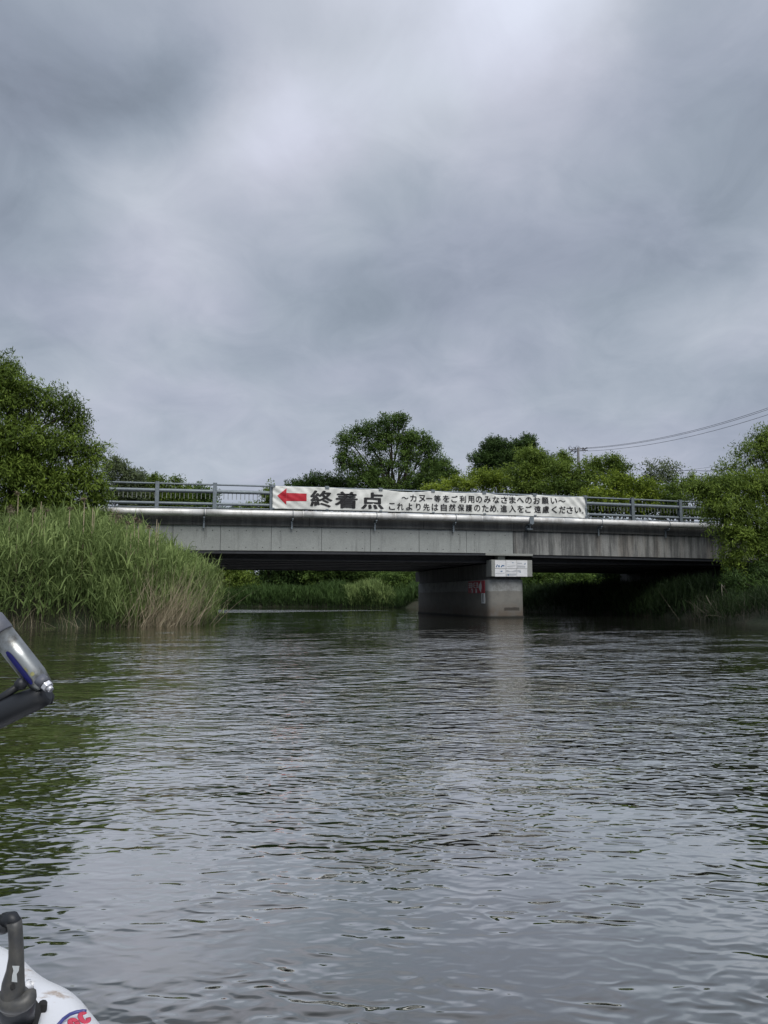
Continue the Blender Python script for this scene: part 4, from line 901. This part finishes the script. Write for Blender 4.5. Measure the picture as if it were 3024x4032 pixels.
vs = [p for rg in rings for p in rg]; nO = len(base_o); fs = []
for r_ in range(len(rings) - 1):
    for i in range(nO): fs.append((r_ * nO + i, r_ * nO + (i + 1) % nO, (r_ + 1) * nO + (i + 1) % nO, (r_ + 1) * nO + i))
fs.append(tuple(range((len(rings) - 1) * nO, len(rings) * nO)))
hull = MB().add(vs, fs).build('hull', M['gelcoat'], boat); ss = hull.modifiers.new('round', 'SUBSURF'); ss.levels = 2; ss.render_levels = 2
for p_ in hull.data.polygons: p_.use_smooth = True
DZ2 = DECK_Z + .016
def dk(x, y, z=DZ2): return ondeck(x, y, z)
# black well the lever sits in
well = [(15, 3985), (40, 3945), (100, 3920), (135, 3925), (158, 3960), (162, 3990), (150, 4030), (140, 4100), (40, 4120), (0, 4080)]
MB().prism(well, lambda x, y: tuple(dk(x, y, DECK_Z - .02)), lambda x, y: tuple(dk(x, y, DZ2 + .004))).build('lever_well', M['hole'], boat)
MB().path([dk(60, 4010, DZ2 + .01), dk(66, 3965, DZ2 + .03), dk(60, 3940, DZ2 + .045)], [.022, .021, .017], 24).build('lever_base', M['rubber'], boat, smooth=True)
LD = .80
lv = [near(55, 3625, LD), near(60, 3660, LD), near(63, 3710, LD), near(64, 3765, LD), near(60, 3820, LD), near(52, 3870, LD), near(50, 3915, LD), near(56, 3955, LD)]
MB().path(lv, [.0078, .0074, .0074, .0078, .0092, .0115, .0128, .012], 20).build('lever', M['grey_plastic'], boat, smooth=True)
MB().path([near(20, 3612, LD * 1.01), near(14, 3640, LD * 1.01), near(12, 3668, LD * 1.01)], [.006, .013, .006], 18).path([near(75, 3635, LD), near(50, 3618, LD), near(20, 3625, LD * 1.01)], [.004, .0075, .0085], 12).build('pivot_knob', M['rubber'], boat, smooth=True)
pat = [(48, 3803), (76, 3803), (74, 3822), (66, 3835), (68, 3868), (46, 3866), (48, 3840), (53, 3822)]
MB().prism(pat, lambda x, y: tuple(near(x, y, LD * .9835)), lambda x, y: tuple(near(x, y, LD * .988))).build('lever_label', M['white_sign'], boat)
MB().path([near(46, 3889, LD * .981), near(54, 3885, LD * .981)], .003, 8).build('lever_slot', M['hole'], boat)
ringp = [near(60 + 52 * math.cos(t), 3925 + 34 * math.sin(t), LD * (1.0 - .01 * math.sin(t))) for t in np.linspace(-.5, 3.6, 16)]
MB().path(ringp, [.004] + [.0085] * 14 + [.004], 12).build('lever_collar', M['grey_plastic'], boat, smooth=True)
MB().path([dk(112, 3868, DZ2), dk(116, 3880, DZ2 + .006), dk(122, 3892, DZ2)], [.004, .006, .004], 10).build('lug', M['gelcoat'], boat, smooth=True)
MB().path([dk(168, 3955, DZ2 - .004), dk(166, 3975, DZ2 - .004)], .006, 10).build('drain_hole', M['hole'], boat, smooth=True)
ln_ = [(225, 4040), (250, 4012), (275, 3994), (300, 3985), (325, 3981), (338, 3982)]
MB().path([dk(x, y, DECK_Z + .012) for x, y in ln_], .0022, 8).build('blue_line', M['blue_line'], boat, smooth=True)
def flatten_(mb, z0):
    mb.v = [(p[0], p[1], z0 + (p[2] - z0) * .25) for p in mb.v]; return mb
MB.flatten = flatten_
def ringletter(cx_, cy__, rx_, ry_, a0, a1, ang):
    pts = []
    for t in np.linspace(a0, a1, 22):
        x, y = rx_ * math.cos(t), ry_ * math.sin(t); pts.append(dk(cx_ + x * math.cos(ang) - y * math.sin(ang), cy__ + x * math.sin(ang) + y * math.cos(ang), DECK_Z + .014))
    return MB().path(pts, .0032, 8)
ringletter(291, 4030, 12, 20, 0, 2 * math.pi, -.65).flatten(DECK_Z + .014).build('letter', M['red_letter'], boat, smooth=True)
ringletter(332, 4007, 13, 21, .5, 2 * math.pi - .5, -.65).flatten(DECK_Z + .014).build('letter', M['red_letter'], boat, smooth=True)
